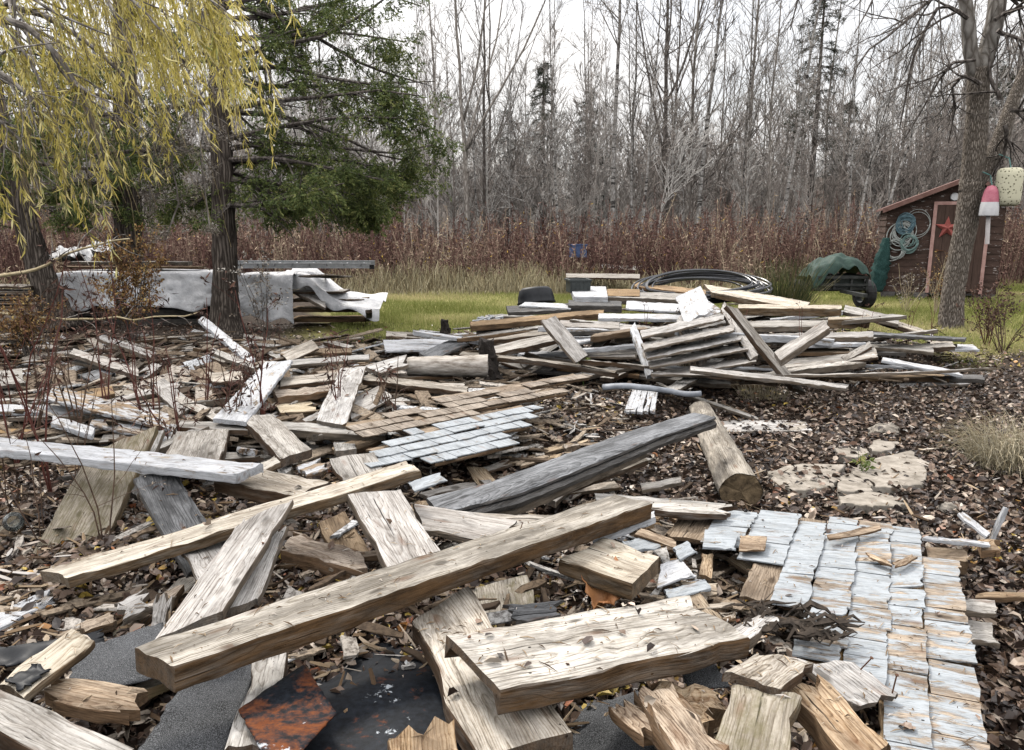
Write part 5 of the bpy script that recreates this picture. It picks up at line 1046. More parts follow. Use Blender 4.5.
# --- the forked maple beside the shed
def maple():
    D = 12.2; base = PY(950, 336, D); root = empty('maple_tree', (base.x, D, 0)); px = D / F_PX
    L_ = lambda pts: [list(PY(x, y, D + dd) - Vector((base.x, D, 0))) for x, y, dd in pts]
    m = MB(); trunk_mesh(m, L_([(950, 343, 0), (950, 325, 0), (953, 290, 0), (960, 250, 0), (966, 222, 0), (970, 200, 0), (972, 182, 0)]), np.array([13.6, 11.4, 10.4, 10, 10.3, 11.4, 11]) * px, 22, .06, 3, .25)
    m.build('trunk', BARK['ash'], root, True)
    m = MB(); trunk_mesh(m, L_([(970, 192, 0), (973, 165, 0), (975, 140, 0), (977, 110, 0), (978, 88, 0), (978, 68, 0)]), np.array([10.5, 10.2, 10, 9.6, 9.6, 8.6]) * px, 18, .04, 4); m.build('stem', BARK['ash'], root, True)
    m = MB(); trunk_mesh(m, L_([(970, 190, .05), (981, 172, .1), (996, 150, .15), (1005, 125, .2), (1014, 98, .3), (1034, 50, .4), (1060, -20, .6)]), np.array([9.2, 8.8, 8, 7, 6, 4.8, 3.5]) * px, 14, .05, 5); m.build('stem', BARK['ash'], root, True)
    m = MB(); trunk_mesh(m, L_([(977, 78, 0), (970, 50, 0), (968, 20, 0), (962, -20, 0), (950, -90, -.2), (940, -160, -.4)]), np.array([8, 6.4, 6, 5.5, 4.2, 2.6]) * px, 14, .04, 6); m.build('stem', BARK['upper'], root, True)
    m = MB(); trunk_mesh(m, L_([(978, 80, 0), (987, 50, .1), (995, 20, .1), (999, -20, .2), (1010, -90, .3), (1016, -170, .3)]), np.array([8.8, 8, 8, 7.6, 6, 3.4]) * px, 14, .04, 7); m.build('stem', BARK['upper'], root, True)
    lines = [[(968, 18), (956, 10), (942, 2), (930, 24), (914, 60), (911, 90), (905, 125)], [(962, -20), (940, -8), (910, 15), (880, 40), (850, 60), (835, 90)], [(975, 60), (955, 62), (945, 78), (930, 110), (915, 140)], [(981, 84), (965, 75), (960, 85), (968, 105), (966, 140)],
             [(955, -60), (915, -45), (870, -15), (845, 25), (825, 50)], [(998, 30), (1010, 40), (1024, 55), (1040, 80)], [(1002, -10), (1020, 5), (1040, 10)], [(995, 20), (1005, 12), (1024, 8), (1050, 0)], [(950, -90), (900, -100), (830, -60), (800, -10), (790, 30)], [(1010, 110), (1020, 112), (1040, 100)], [(1000, 100), (995, 80), (1000, 50), (1012, 20)], [(1005, 125), (1012, 150), (1008, 175)], [(940, -160), (880, -180), (800, -150), (740, -80), (720, -20)]]
    lp = polys([[(x, y) for x, y in l] for l in lines], D - .3, 9) - np.array([base.x, D, 0]); lp[:, 1:, 1] += rngT.normal(size=(len(lines), 1)) * np.linspace(0, .5, 8)[None]
    lr = np.tile(np.linspace(.034, .010, 9), (len(lines), 1)) * rngT.uniform(.7, 1.1, (len(lines), 1))
    m = MB(); m.tubes(lp, lr, 6)
    b1, r1 = grow(lp, lr, 9, .1, 1, (.5, 1.5), (.4, 1.0), 7, rngT, -.05, .16, .6, .005); m.tubes(b1, r1, 4)
    b2, r2 = grow(b1, r1, 4, .2, 1, (.25, .8), (.4, .9), 5, rngT, -.02, .18, .6, .0035); m.tubes(b2, r2, 3)
    m.build('crown', BARK['dark'], root); tag(root, 'forked maple with ridged bark and two buoys hung on it', 'tree')
    # a cut stub
    # buoys
    def buoy(nm, label, x, y0, y1, wpx, prof, mat, mat2=None, split=.5, stick=None):
        d = D - .35; top = PY(x, y0, d); bot = PY(x, y1, d); h = top.z - bot.z; rad = wpx / 2 * d / F_PX; rt = empty(nm, (top.x, d, bot.z)); n = 26; a = np.arange(n) / n * 6.283
        def lathe(pr, nm2, mt):
            mm = MB(); V = np.array([[(rad * r * math.cos(t), rad * r * math.sin(t), h * z) for t in a] for r, z in pr]); I = np.arange(len(pr) * n).reshape(-1, n); J = np.roll(I, -1, 1)
            mm.add(V.reshape(-1, 3), [np.stack([I[:-1], J[:-1], J[1:], I[1:]], -1).reshape(-1, 4)]); mm.build(nm2, mt, rt, True)
        if mat2 is None: lathe(prof, 'float_body', mat)
        else: lathe([p for p in prof if p[1] <= split], 'lower_half', mat2); lathe([p for p in prof if p[1] >= split], 'upper_half', mat)
        mm = MB()
        if stick: sx, sy, sw = stick; e = PY(sx, sy, d); mm.tube([(0, 0, .01), (e.x - top.x, 0, e.z - bot.z)], [sw * d / F_PX / 2] * 2, 8); mm.build('spindle', simple('weathered_white_stick', (.55, .5, .48), (.72, .68, .66), 9, .7), rt)
        mm = MB(); mm.tube([(0, 0, h), (.02, .1, h + .15), (-.05, .25, h + .22)], [.01] * 3, 6); mm.build('rope_loop', simple('buoy_rope', (.07, .16, .15), (.14, .26, .24), 20, .8), rt)
        tag(rt, label, 'buoy')
    buoy('lobster_buoy', 'pink and white bullet shaped buoy with a white stick', 992, 185, 216, 17, [(0.0, 0), (.97, .0), (1, .03), (.97, .3), (.9, .45), (.84, .62), (.7, .82), (.45, .95), (0.0, 1)], simple('faded_pink_paint', (.46, .13, .18), (.62, .24, .29), 9, .6), simple('white_buoy_paint', (.62, .61, .62), (.78, .77, .77), 9, .6), .45, (987, 244, 4))
    fm = NT('pitted_foam'); v = fm.objvec(False); vo = fm.n('ShaderNodeTexVoronoi'); vo.inputs['Scale'].default_value = 24; fm.l(v, vo.inputs['Vector']); e = fm.ramp(vo.outputs['Distance'], [(.22, 0), (.3, 1)])
    fm.fin(fm.mix(e, (.13, .12, .06), (.66, .63, .46)), .8, fm.bump(e, .6, .02))
    buoy('foam_float', 'pale yellow pitted foam float hanging beside the pink buoy', 1011, 168, 206, 23, [(0, 0), (.7, .0), (.93, .05), (1, .2), (1, .8), (.93, .95), (.7, 1), (0, 1)], fm.m)
maple()

# --- cedars: drooping flat sprays
CEDARLEAF = attrmat('cedar_sprays', [(0, (.032, .048, .016)), (.4, (.082, .115, .036)), (.75, (.165, .20, .06)), (1, (.29, .29, .10))], .65, .25, .25)
def leaf_cloud(C, D, S, W, rng, N=None):
    """pointed folded leaves: base points C, directions D, lengths S, widths W -> 4 triangles each"""
    n = len(C); D = nrm(D); Q = rng.normal(size=(n, 3)) if N is None else N; U = nrm(np.cross(D, Q)); Nn = np.cross(U, D)
    S = S[:, None]; W = W[:, None]; curl = rng.normal(size=(n, 1)) * .18
    V = np.stack([C, C + D * S * .45 + U * W + Nn * W * .35, C + D * S * .5 + Nn * S * curl * .3, C + D * S * .45 - U * W + Nn * W * .35, C + D * S + Nn * S * curl], 1)
    i = (np.arange(n) * 5)[:, None]
    F = np.concatenate([i + np.array([[0, 2, 1]]), i + np.array([[0, 3, 2]]), i + np.array([[1, 2, 4]]), i + np.array([[2, 3, 4]])])
    return V.reshape(-1, 3), F
def cedar(label, tp, tw, D, limbs, nl1, spray_n, seed, zmin=1.2, extra=0, dens=.7):
    rng = np.random.default_rng(seed); b = PY(*tp[0], D); base = np.array([b.x, D, 0]); root = empty('cedar_tree', (b.x, D, 0)); px = D / F_PX
    pts = [np.array(list(PY(x, y, D))) - base for x, y in tp]; m = MB(); trunk_mesh(m, pts, np.array(tw) / 2 * px * .84, 18, .09, seed, .35); m.build('trunk', BARK['cedar'], root, True)
    T = np.array(pts); Ts = np.stack([np.interp(np.linspace(0, len(T) - 1, 12), range(len(T)), T[:, k]) for k in range(3)], 1)[None]
    limbs = [[(300 + (a - 300) * .88 if a > 300 else a, b_) for a, b_ in l] for l in limbs]; lp = polys(limbs, D, 9) - base; lp[:, :, 1] += rng.normal(size=(len(limbs), 1)) * np.linspace(0, 1.0, 9)[None]
    lr = np.tile(np.linspace(.045, .008, 9), (len(limbs), 1))
    if extra:
        e, er = grow(Ts, np.full((1, 12), .05), extra, .38, 1.0, (1.5, 3.0), (1.1, 1.6), 9, rng, -.04, .06, .7, .008); lp = np.concatenate([lp, e]); lr = np.concatenate([lr, np.minimum(er, .035)])
    b1, r1 = grow(lp, lr, nl1, .03, 1, (.35, .95), (.5, 1.1), 6, rng, -.09, .1, .5, .004, (1, 1, .35))
    b2, r2 = grow(b1, r1, 4, .15, 1, (.2, .5), (.4, .9), 4, rng, -.14, .1, .5, .003, (1, 1, .4))
    m = MB(); m.tubes(lp, lr, 6); m.tubes(b1, r1, 4); m.tubes(b2, r2, 3); m.build('limb', BARK['dark'], root)
    # flat sprays of scale leaves on the twigs
    allp = np.concatenate([b2[:, i] for i in (1, 2, 3)] + [b1[:, i] for i in (2, 3, 4, 5)]); allp = allp[allp[:, 2] > zmin]
    up_ = np.clip((allp[:, 2] - 2.7) / 1.4, 0, 1); cl_ = np.clip(.5 + 1.5 * vnoise(allp[:, 0] + allp[:, 1] * .4 + 40, allp[:, 2] + 40, .42, seed), 0.3, 1); up_ = 1 - (1 - .45 * up_) * cl_; up_ = up_ / .45; pk = allp[rng.random(len(allp)) < dens * (1 - .45 * up_)]; n = len(pk)
    # each clump hangs as a few flat sprays of scale leaves
    ns = 5; per = spray_n * 2; ci = np.repeat(np.arange(n), ns); sd_ = nrm(rng.normal(size=(len(ci), 3)) * np.array([1, 1, .35]) + np.array([0, 0, -.75])); so_ = pk[ci] + rng.normal(size=(len(ci), 3)) * .045
    si = np.repeat(np.arange(len(ci)), per); t = rng.random(len(si)); side = nrm(np.cross(sd_, rng.normal(size=sd_.shape)))
    C = so_[si] + sd_[si] * (t * .17)[:, None] + side[si] * (rng.normal(size=len(si)) * .028 * (1.1 - t))[:, None]
    dd = sd_[si] + side[si] * (rng.normal(size=len(si)) * .7)[:, None] + rng.normal(size=(len(si), 3)) * .2
    V, F = leaf_cloud(C, dd, rng.uniform(.03, .075, len(si)), rng.uniform(.0055, .012, len(si)), rng)
    hue = rng.random(n); rr = np.clip(.15 + .45 * hue[ci][si] + .3 * t + .15 * rng.normal(size=len(si)), 0, 1)
    mesh_np('crown', V, [F], CEDARLEAF, root, False, {'rnd': np.repeat(rr, 5)}); tag(root, label, 'tree')
cedar('cedar with stringy bark standing against the white sheeting', [(228, 338), (226, 320), (226, 280), (224, 220), (222, 150), (219, 80), (216, 0), (213, -120)], [44, 34, 28, 26, 23, 21, 18, 12], 11.3,
      [[(222, 60), (270, 50), (330, 42), (380, 22), (420, 0)], [(222, 110), (280, 104), (335, 103), (400, 100), (446, 108)], [(223, 112), (270, 112), (320, 125), (380, 150), (440, 160)], [(224, 160), (280, 160), (340, 170), (410, 185)], [(224, 205), (265, 207), (320, 199), (380, 190)], [(222, 150), (270, 140), (330, 145), (400, 150), (446, 140)], [(222, 20), (270, 10), (330, -10), (420, -40)], [(223, 150), (170, 150), (110, 160), (60, 165)], [(222, 100), (170, 110), (110, 120), (40, 130)], [(224, 190), (180, 195), (130, 200), (80, 205)], [(220, 60), (160, 65), (90, 70), (30, 60)], [(224, 180), (270, 185), (330, 188), (390, 200)], [(222, 130), (260, 150), (310, 165), (360, 185), (420, 200)], [(223, 170), (250, 180), (290, 200), (330, 215)], [(221, 85), (280, 80), (350, 70), (440, 60)], [(220, 0), (290, 20), (370, 60), (440, 75)], [(223, 175), (280, 195), (340, 205), (395, 215)], [(220, 40), (270, 36), (340, 30), (420, 40)], [(221, 75), (275, 68), (350, 85), (430, 95)], [(218, 10), (280, -20), (350, -30), (430, -10)], [(223, 165), (290, 155), (360, 160), (430, 180)], [(223, 140), (290, 130), (360, 125), (435, 130)]], 15, 6, 61, 1.6)
cedar('darker cedar trunk half hidden behind the willow twigs', [(132, 318), (131, 290), (129, 250), (128, 200), (126, 120), (124, 40), (122, -80)], [40, 34, 32, 30, 26, 22, 14], 13.2,
      [[(128, 120), (80, 120), (30, 130), (-20, 140)], [(128, 150), (170, 160), (220, 165)], [(128, 180), (80, 185), (20, 200), (-40, 200)], [(126, 70), (70, 70), (10, 60), (-40, 60)], [(126, 40), (190, 40), (250, 30)], [(128, 190), (180, 200), (230, 205)], [(128, 140), (60, 150), (0, 170)], [(126, 100), (60, 95), (-10, 100)]], 15, 6, 62, 1.6)
cedar('leaning dark trunk nearest the picture edge by the brown boards', [(62, 330), (52, 300), (38, 262), (24, 215), (10, 160), (-4, 100), (-20, 20)], [34, 30, 28, 25, 22, 19, 14], 11.6,
      [[(24, 205), (60, 210), (100, 205)], [(10, 160), (60, 165), (110, 175)], [(5, 130), (-40, 140), (-80, 150)], [(16, 190), (-20, 195), (-60, 200)]], 14, 6, 63, 1.6)

# --- the weeping willow: trunk outside the frame, limbs over the heap
WILLOW = attrmat('willow_leaves', [(0, (.28, .25, .05)), (.3, (.56, .48, .11)), (.6, (.78, .66, .21)), (.8, (.86, .78, .42)), (.92, (.42, .47, .14)), (1, (.24, .31, .09))], .55, .3, .4)
def willow():
    rng = np.random.default_rng(88); T0 = np.array([-4.7, 5.6, 0.0]); root = empty('willow_tree', tuple(T0))
    m = MB(); trunk_mesh(m, [(0, 0, -.1), (.02, 0, .8), (.1, -.05, 1.8), (.22, -.05, 2.7), (.3, 0, 3.5)], [.32, .27, .24, .2, .15], 18, .06, 8, .3); m.build('trunk', BARK['grey'], root, True)
    tips = [[(-60, -60, 5.2), (20, -55, 5.1), (100, -45, 5.0), (170, -30, 4.9), (225, 10, 4.8)], [(-80, -20, 5.4), (0, -25, 5.3), (70, -20, 5.3), (130, 0, 5.4), (160, 45, 5.4)], [(-60, 0, 4.7), (0, -20, 4.6), (60, -30, 4.5), (120, -20, 4.4), (160, 30, 4.4)], [(-90, 20, 5.8), (-20, 15, 5.9), (40, 30, 6.0), (90, 60, 6.1)], [(-40, -90, 5.6), (50, -90, 5.7), (130, -70, 5.8), (185, -40, 5.9), (210, 5, 6)], [(-90, 60, 5.2), (-40, 55, 5.0), (10, 75, 4.9), (50, 120, 4.9)], [(-60, -120, 5.0), (50, -130, 4.8), (130, -110, 4.7), (180, -60, 4.7), (205, 20, 4.7)], [(-90, 90, 5.4), (-50, 90, 5.3), (-10, 110, 5.2), (30, 150, 5.2)], [(-40, -60, 6.2), (60, -50, 6.3), (150, -30, 6.4), (210, 20, 6.5), (235, 80, 6.5)], [(-60, -20, 5.8), (20, 0, 5.9), (90, 40, 5.9), (140, 90, 5.9), (165, 140, 5.9)], [(-60, 10, 5.0), (10, 10, 5.1), (60, 50, 5.1), (90, 110, 5.1), (105, 160, 5.1)]]
    start = np.array([list(T0 + np.array([.28, 0, 3.2]))] * len(tips)); lp = polys(tips, 5.2, 10); lp[:, 0] = start + np.array([0, 0, 1]) * rng.uniform(-.5, .2, (len(tips), 1)); lp = lp - T0
    for _ in range(2): lp[:, 1:-1] = (lp[:, :-2] + 2 * lp[:, 1:-1] + lp[:, 2:]) / 4
    lr = np.tile(np.linspace(.03, .005, 10), (len(tips), 1)); m = MB(); m.tubes(lp, lr, 7)
    b1, r1 = grow(lp, lr, 12, .15, 1, (.5, 1.1), (.5, 1.1), 8, rng, -.05, .12, .5, .004); m.tubes(b1, r1, 5); 
    m.build('limb', BARK['grey'], root)
    s1, q1 = grow(b1, r1, 3, .1, 1, (.35, 1.0), (.5, 1.2), 12, rng, -.42, .07, .5, .0022); s2, q2 = grow(lp, lr, 15, .25, 1, (.4, 1.15), (.6, 1.2), 12, rng, -.42, .07, .3, .0022)
    S = np.concatenate([s1, s2]); q = np.concatenate([q1, q2]); q = np.minimum(q, .0022); S = S + (np.array([.06, 0, 0]) * (np.linspace(0, 1, 12) ** 1.5)[:, None])[None]
    m = MB(); m.tubes(S, q, 3); m.build('twig', simple('willow_twig', (.20, .155, .07), (.34, .27, .14), 9, .7), root)
    n = len(S); leafy = rng.random(n) < np.clip(.22 + .6 * (S[:, -1, 2] - 1.55), .2, .95); Sl = S[leafy]; per = 24; idx = np.repeat(np.arange(len(Sl)), per); t = rng.random(len(idx)) * 10.99; i = t.astype(int); f = (t - i)[:, None]
    C = Sl[idx, i] * (1 - f) + Sl[idx, i + 1] * f; T = nrm(Sl[idx, i + 1] - Sl[idx, i]); dd = nrm(T * .8 + rng.normal(size=T.shape) * .45 + np.array([.03, 0, -.55]))
    V, F = leaf_cloud(C, dd, rng.uniform(.04, .115, len(idx)), rng.uniform(.0032, .0072, len(idx)), rng); hue = np.repeat(rng.random(len(Sl)) * .5, per)
    mesh_np('crown', V, [F], WILLOW, root, False, {'rnd': np.repeat(np.clip(hue + .5 * rng.random(len(idx)), 0, 1), 5)}); tag(root, 'yellow leaved weeping willow whose twigs hang into the picture', 'tree')
willow()
FLUFF = attrmat('seed_fluff', [(0, (.10, .075, .055)), (.5, (.26, .22, .175)), (1, (.52, .49, .44))], .9, .1)
def seed_vine():
    rng = np.random.default_rng(19); c = PY(175, 135, 5.6); root = empty('seed_vine', (c.x, 5.6, c.z - 1)); o_ = np.array([c.x, 5.6, c.z - 1]); m = MB()
    pts = polys([[(225, 60), (205, 90), (180, 120), (170, 160), (180, 200), (165, 240)], [(190, 70), (175, 100), (160, 130), (150, 170), (150, 215)], [(200, 90), (205, 120), (200, 150), (205, 190), (210, 230)]], 5.6, 12) - o_
    r = np.full((3, 12), .006); m.tubes(pts, r, 5); b, rb = grow(pts, r, 26, .05, 1, (.15, .45), (.5, 1.4), 6, rng, -.05, .2, .5, .002); m.tubes(b, rb, 3); m.build('stem', BARK['grey'], root)
    tip = b[:, 3:].reshape(-1, 3); idx = np.repeat(np.arange(len(tip)), 22); d = nrm(rng.normal(size=(len(idx), 3))); V, F = leaf_cloud(tip[idx] + d * .012, d, rng.uniform(.012, .038, len(idx)), rng.uniform(.0015, .005, len(idx)), rng)
    mesh_np('foliage', V, [F], FLUFF, root, False, {'rnd': np.repeat(np.clip(rng.random(len(idx)) * .6 + .4 * np.repeat(rng.random(len(tip)), 22), 0, 1), 5)}); tag(root, 'withered climbing vine with grey seed tufts among the willow twigs', 'vine')
seed_vine()
DEADLEAF = attrmat('withered_leaves', [(0, (.085, .042, .022)), (.4, (.20, .105, .045)), (.75, (.36, .21, .085)), (1, (.48, .36, .14))], .7, .2, .2)
def shrub(name, label, px, py, h, spread, seed, stems=10, tw=(5, 4), leafn=0, mat=None, barkm='dark', upb=.06, r=.008, cat='shrub', lw=(.008, .014), ll=(.025, .05), K=8, group=None, d=None, lean=(0, 0)):
    rng = np.random.default_rng(seed); c = P(px, py, 0) if d is None else Vector((PY(px, py, d).x, d, 0)); c.z = gz(c.x, c.y) if d is None else gz(c.x, d)
    root = empty(name, c); a = rng.random(stems) * 6.283; u = nrm(np.stack([np.cos(a) * spread * rng.random(stems) + lean[0], np.sin(a) * spread * rng.random(stems) + lean[1], np.ones(stems)], 1)); p = [np.stack([np.cos(a), np.sin(a), 0 * a], 1) * .04 * spread - np.array([0, 0, .03])]; st_ = (h * rng.uniform(.55, 1.1, stems) / (K - 1))[:, None]
    for k in range(K - 1): u = nrm(u + rng.normal(size=u.shape) * .09 + np.array([0, 0, upb])); p.append(p[-1] + u * st_)
    S = np.stack(p, 1); rr = np.tile(np.linspace(r, r * .35, K), (stems, 1)); m = MB(); m.tubes(S, rr, 5)
    tips = S[:, 2:].reshape(-1, 3)
    if tw[0]:
        b1, r1 = grow(S, rr, tw[0], .25, 1, (h * .2, h * .5), (.4, .9), 6, rng, upb, .13, .6, r * .25); m.tubes(b1, r1, 3); tips = b1[:, 2:].reshape(-1, 3)
        if tw[1]: b2, r2 = grow(b1, r1, tw[1], .2, 1, (h * .1, h * .28), (.4, .9), 5, rng, upb * .5, .15, .6, r * .2); m.tubes(b2, r2, 3); tips = np.concatenate([tips, b2[:, 1:].reshape(-1, 3)])
    m.build('stem', BARK[barkm] if barkm in BARK else bpy.data.materials[barkm], root)
    if leafn:
        idx = rng.integers(0, len(tips), leafn); V, F = leaf_cloud(tips[idx] + rng.normal(size=(leafn, 3)) * .01, rng.normal(size=(leafn, 3)) + np.array([0, 0, -.5]), rng.uniform(*ll, leafn), rng.uniform(*lw, leafn), rng); mesh_np('foliage', V, [F], mat, root, False, {'rnd': np.repeat(rng.random(leafn), 5)})
    tag(root, label, cat, group); return root
shrub('withered_shrub', 'rust brown withered shrub in front of the white sheeting', 132, 345, 1.5, .35, 5, 14, (6, 4), 4200, DEADLEAF, d=9.6)
shrub('withered_shrub', 'thin pale withered shrub beside the cedar trunk and torn sheet', 268, 345, 1.35, .25, 6, 6, (4, 3), 500, FLUFF, 'dark', d=9.8)
shrub('withered_shrub', 'low brown tangle at the picture edge before the brown boards', 30, 345, .8, .6, 7, 16, (6, 4), 2200, DEADLEAF, d=8.8)
simple('red_stem', (.07, .022, .018), (.17, .06, .045), 14, .6); simple('brown_stem', (.055, .032, .022), (.14, .09, .06), 14, .7); simple('green_stem', (.07, .12, .03), (.14, .2, .06), 14, .7); simple('straw_stem', (.34, .27, .15), (.56, .47, .30), 14, .7)
STALK = attrmat('drooping_dead_leaves', [(0, (.03, .02, .016)), (.5, (.075, .042, .032)), (1, (.16, .085, .06))], .7, .2)
WEEDS = [(173, 585, 470, 4.6), (193, 600, 400, 4.7), (112, 450, 330, 5.8), (243, 520, 420, 5.0), (258, 530, 430, 5.0), (270, 500, 360, 5.2), (36, 470, 420, 5.0), (24, 520, 330, 4.6), (60, 560, 300, 4.2), (44, 420, 330, 5.6), (150, 470, 330, 5.2), (160, 450, 380, 5.4), (86, 480, 340, 5.0), (12, 420, 350, 5.8), (340, 460, 320, 5.4), (395, 480, 390, 5.4), (225, 470, 350, 5.2), (205, 420, 300, 5.8)]
for k, (px, py, top, d) in enumerate(WEEDS):
    h = (PY(px, top - 90, d).z - PY(px, py, d).z) if False else PY(px, top - (70 if k < 13 else 0), d).z - .1
    h = max(.5, min(h, 1.5))
    shrub('dead_weed', 'tall red brown dead weed stem with drooping dry leaves among the boards', px, py, h * 1.1, .10, 300 + k, 3 if k % 3 else 4, (3, 0) if k % 2 else (3, 2), 80, STALK, 'red_stem' if k % 3 else 'brown_stem', .02, .0065, 'weed', (.004, .009), (.03, .08), group='dead weed stems among the boards', d=d)
for k, (px, py, h, d) in enumerate([(12, 640, .9, 3.3), (52, 600, .75, 3.5), (110, 585, .8, 3.3), (78, 520, .9, 4.2), (20, 560, 1.0, 4.0)]):
    shrub('bare_weed', 'thin curving bare brown weed stem in front of the moss stained slab', px, py, h, .35, 340 + k, 3, (2, 1), 14, STALK, 'brown_stem', -.01, .004, 'weed', (.004, .008), (.02, .05), group='bare weed stems by the moss stained slab', d=d)
GREENL = attrmat('green_herb_leaves', [(0, (.07, .10, .025)), (.6, (.15, .19, .05)), (1, (.30, .30, .10))], .6, .3, .3)
shrub('green_weed', 'single upright green weed at the front of the lawn heap', 583, 415, .62, .05, 21, 1, (4, 0), 90, GREENL, 'green_stem', .05, .006, 'weed', d=7.4)
shrub('green_weed', 'small green sprout at the edge of the flagstones', 866, 480, .22, .4, 22, 4, (2, 0), 40, GREENL, 'green_stem', .03, .004, 'weed')
shrub('withered_shrub', 'leggy brown weed clump standing on the grass past the maple', 1000, 372, 1.0, .5, 23, 12, (4, 3), 500, STALK, 'brown_stem', .03, .006, d=9.6)
shrub('withered_shrub', 'brown weed clump in leaves just past the maple foot', 985, 362, .8, .5, 24, 10, (4, 3), 400, STALK, 'red_stem', .03, .006, d=10.2)
shrub('withered_shrub', 'dry tan weed leaning against the maple before the shed door', 934, 318, 1.1, .35, 25, 9, (4, 2), 260, DEADLEAF, 'straw_stem', .03, .007, d=13.6)
shrub('withered_shrub', 'small seed headed weed between trailer and shed', 905, 320, .9, .35, 26, 8, (4, 2), 200, FLUFF, 'straw_stem', .03, .006, d=13.8)
for k, (x, y, d) in enumerate([(640, 372, 8.6), (690, 380, 8.4), (735, 385, 8.0), (800, 392, 7.8), (860, 372, 8.8), (905, 360, 9.4), (930, 372, 9.0)]):
    shrub('dead_weed', 'thin dark weed stem sprouting through the lawn heap', x, y, .75, .14, 360 + k, 2, (3, 0), 24, STALK, 'red_stem', .02, .005, 'weed', (.004, .008), (.02, .05), group='weed stems at the lawn heap', d=d)
GRASSY = attrmat('grass_tuft_blades', [(0, (.30, .24, .14)), (.5, (.55, .47, .31)), (1, (.74, .67, .50))], .7, .2, .2)
IRIS = attrmat('iris_blades', [(0, (.045, .06, .022)), (.5, (.10, .125, .045)), (.8, (.19, .18, .075)), (1, (.34, .26, .13))], .6, .3, .2)
def tuft(name, label, px, py, h, n, rad, mat, droop, seed, w=.004, d=None):
    rng = np.random.default_rng(seed); c = P(px, py, 0) if d is None else Vector((PY(px, py, d).x, d, 0)); c.z = gz(c.x, c.y); a = rng.random(n) * 6.283; rr = rad * np.sqrt(rng.random(n)); p = np.stack([np.cos(a) * rr, np.sin(a) * rr, -.02 + 0 * a], 1); u = nrm(np.stack([np.cos(a) * .5 * rng.random(n), np.sin(a) * .5 * rng.random(n), np.ones(n)], 1) + rng.normal(size=(n, 3)) * .12); K = 7; st_ = (h * rng.uniform(.4, 1.1, n) / (K - 1))[:, None]; pts = [p]
    for k in range(K - 1): u = nrm(u + np.array([0, 0, -droop]) * (k / K) + rng.normal(size=u.shape) * .06); pts.append(pts[-1] + u * st_)
    V, F, r = tube_arrays(np.stack(pts, 1), np.tile(np.linspace(w, w * .2, K), (n, 1)), 3, rng.random(n)); o = mesh_np(name, V, F, mat, None, False, {'rnd': r}, c); tag(o, label, 'grass tuft'); return o
tuft('grass_tuft', 'drooping clump of straw coloured dry grass near the flagstones', 1012, 468, .46, 900, .24, GRASSY, .95, 3, .0026)
tuft('iris_clump', 'upright clump of dull green blades beside the pipe coil', 784, 312, 1.12, 620, .24, IRIS, .10, 4, .007, d=12.6)
tuft('grass_tuft', 'small straw coloured tuft on the lawn heap rim', 690, 386, .3, 200, .16, GRASSY, .3, 5, .0022)
tuft('grass_tuft', 'yellow green tuft beyond the fallen log', 762, 402, .26, 200, .2, GRASSY, .3, 6, .0022)
# ------------------------------------------------------------------ the wood behind
rngW = np.random.default_rng(7)
def bare_tree_arrays(h, seed, nb=26, lean=0.0, r=.09, spread=(1.2, 2.8), t0=.3, up=.10, tw=4, tw2=3, ang=(.35, .9), fork=False):
    rng = np.random.default_rng(seed); K = 12; z = np.linspace(0, 1, K); bx = np.cumsum(rng.normal(size=K)) * .035 * h / 10; by = np.cumsum(rng.normal(size=K)) * .035 * h / 10
    r = r * .72; T = np.stack([bx - bx[0] + lean * h * z ** 1.2, by - by[0], z * h - .1], 1)[None]; R0 = (r * (1 - z * .85))[None]
    if fork:
        f, fr = grow(T, R0, 3, .25, .5, (h * .5, h * .8), (.25, .5), 12, rng, .03, .05, .7, .01); T2 = np.concatenate([T, f]); R2 = np.concatenate([R0, fr])
    else: T2, R2 = T, R0
    b1, r1 = grow(T2, R2, max(4, nb // len(T2)), t0, .98, spread, ang, 8, rng, up * .5, .09, .45, .012)
    b2, r2 = grow(b1, r1, tw, .15, 1, (spread[0] * .35, spread[1] * .55), (.3, .8), 6, rng, up * .4, .11, .6, .008)
    b3, r3 = grow(b2, r2, tw2, .2, 1, (spread[0] * .2, spread[1] * .3), (.3, .8), 4, rng, up * .3, .12, .6, .0055)
    return (T2, R2), [(b1, r1, 4), (b2, r2, 3), (b3, r3, 3)]
def bare_tree(name, label, loc, h, seed, barkk, crownk, group=None, sides=8, **k):
    (T, R0), br = bare_tree_arrays(h, seed, **k); root = empty(name, loc); m = MB(); m.tubes(T, R0, sides); m.build('trunk', BARK[barkk], root, True)
    m = MB()
    for p, r, s in br: m.tubes(p, r, s, 0, False)
    m.build('crown', BARK[crownk], root); tag(root, label, 'tree', group); return root
def copy_tree(src, loc, rz, sc):
    c = src.copy(); COL.objects.link(c); c.location = loc; c.rotation_euler = (0, 0, rz); c.scale = (sc, sc, sc * 1.0)
    for ch in src.children:
        d = ch.copy(); COL.objects.link(d); d.parent = c
    return c
def at_px(px, d): p = PY(px, 250, d); return Vector((p.x, d, gz(p.x, d)))
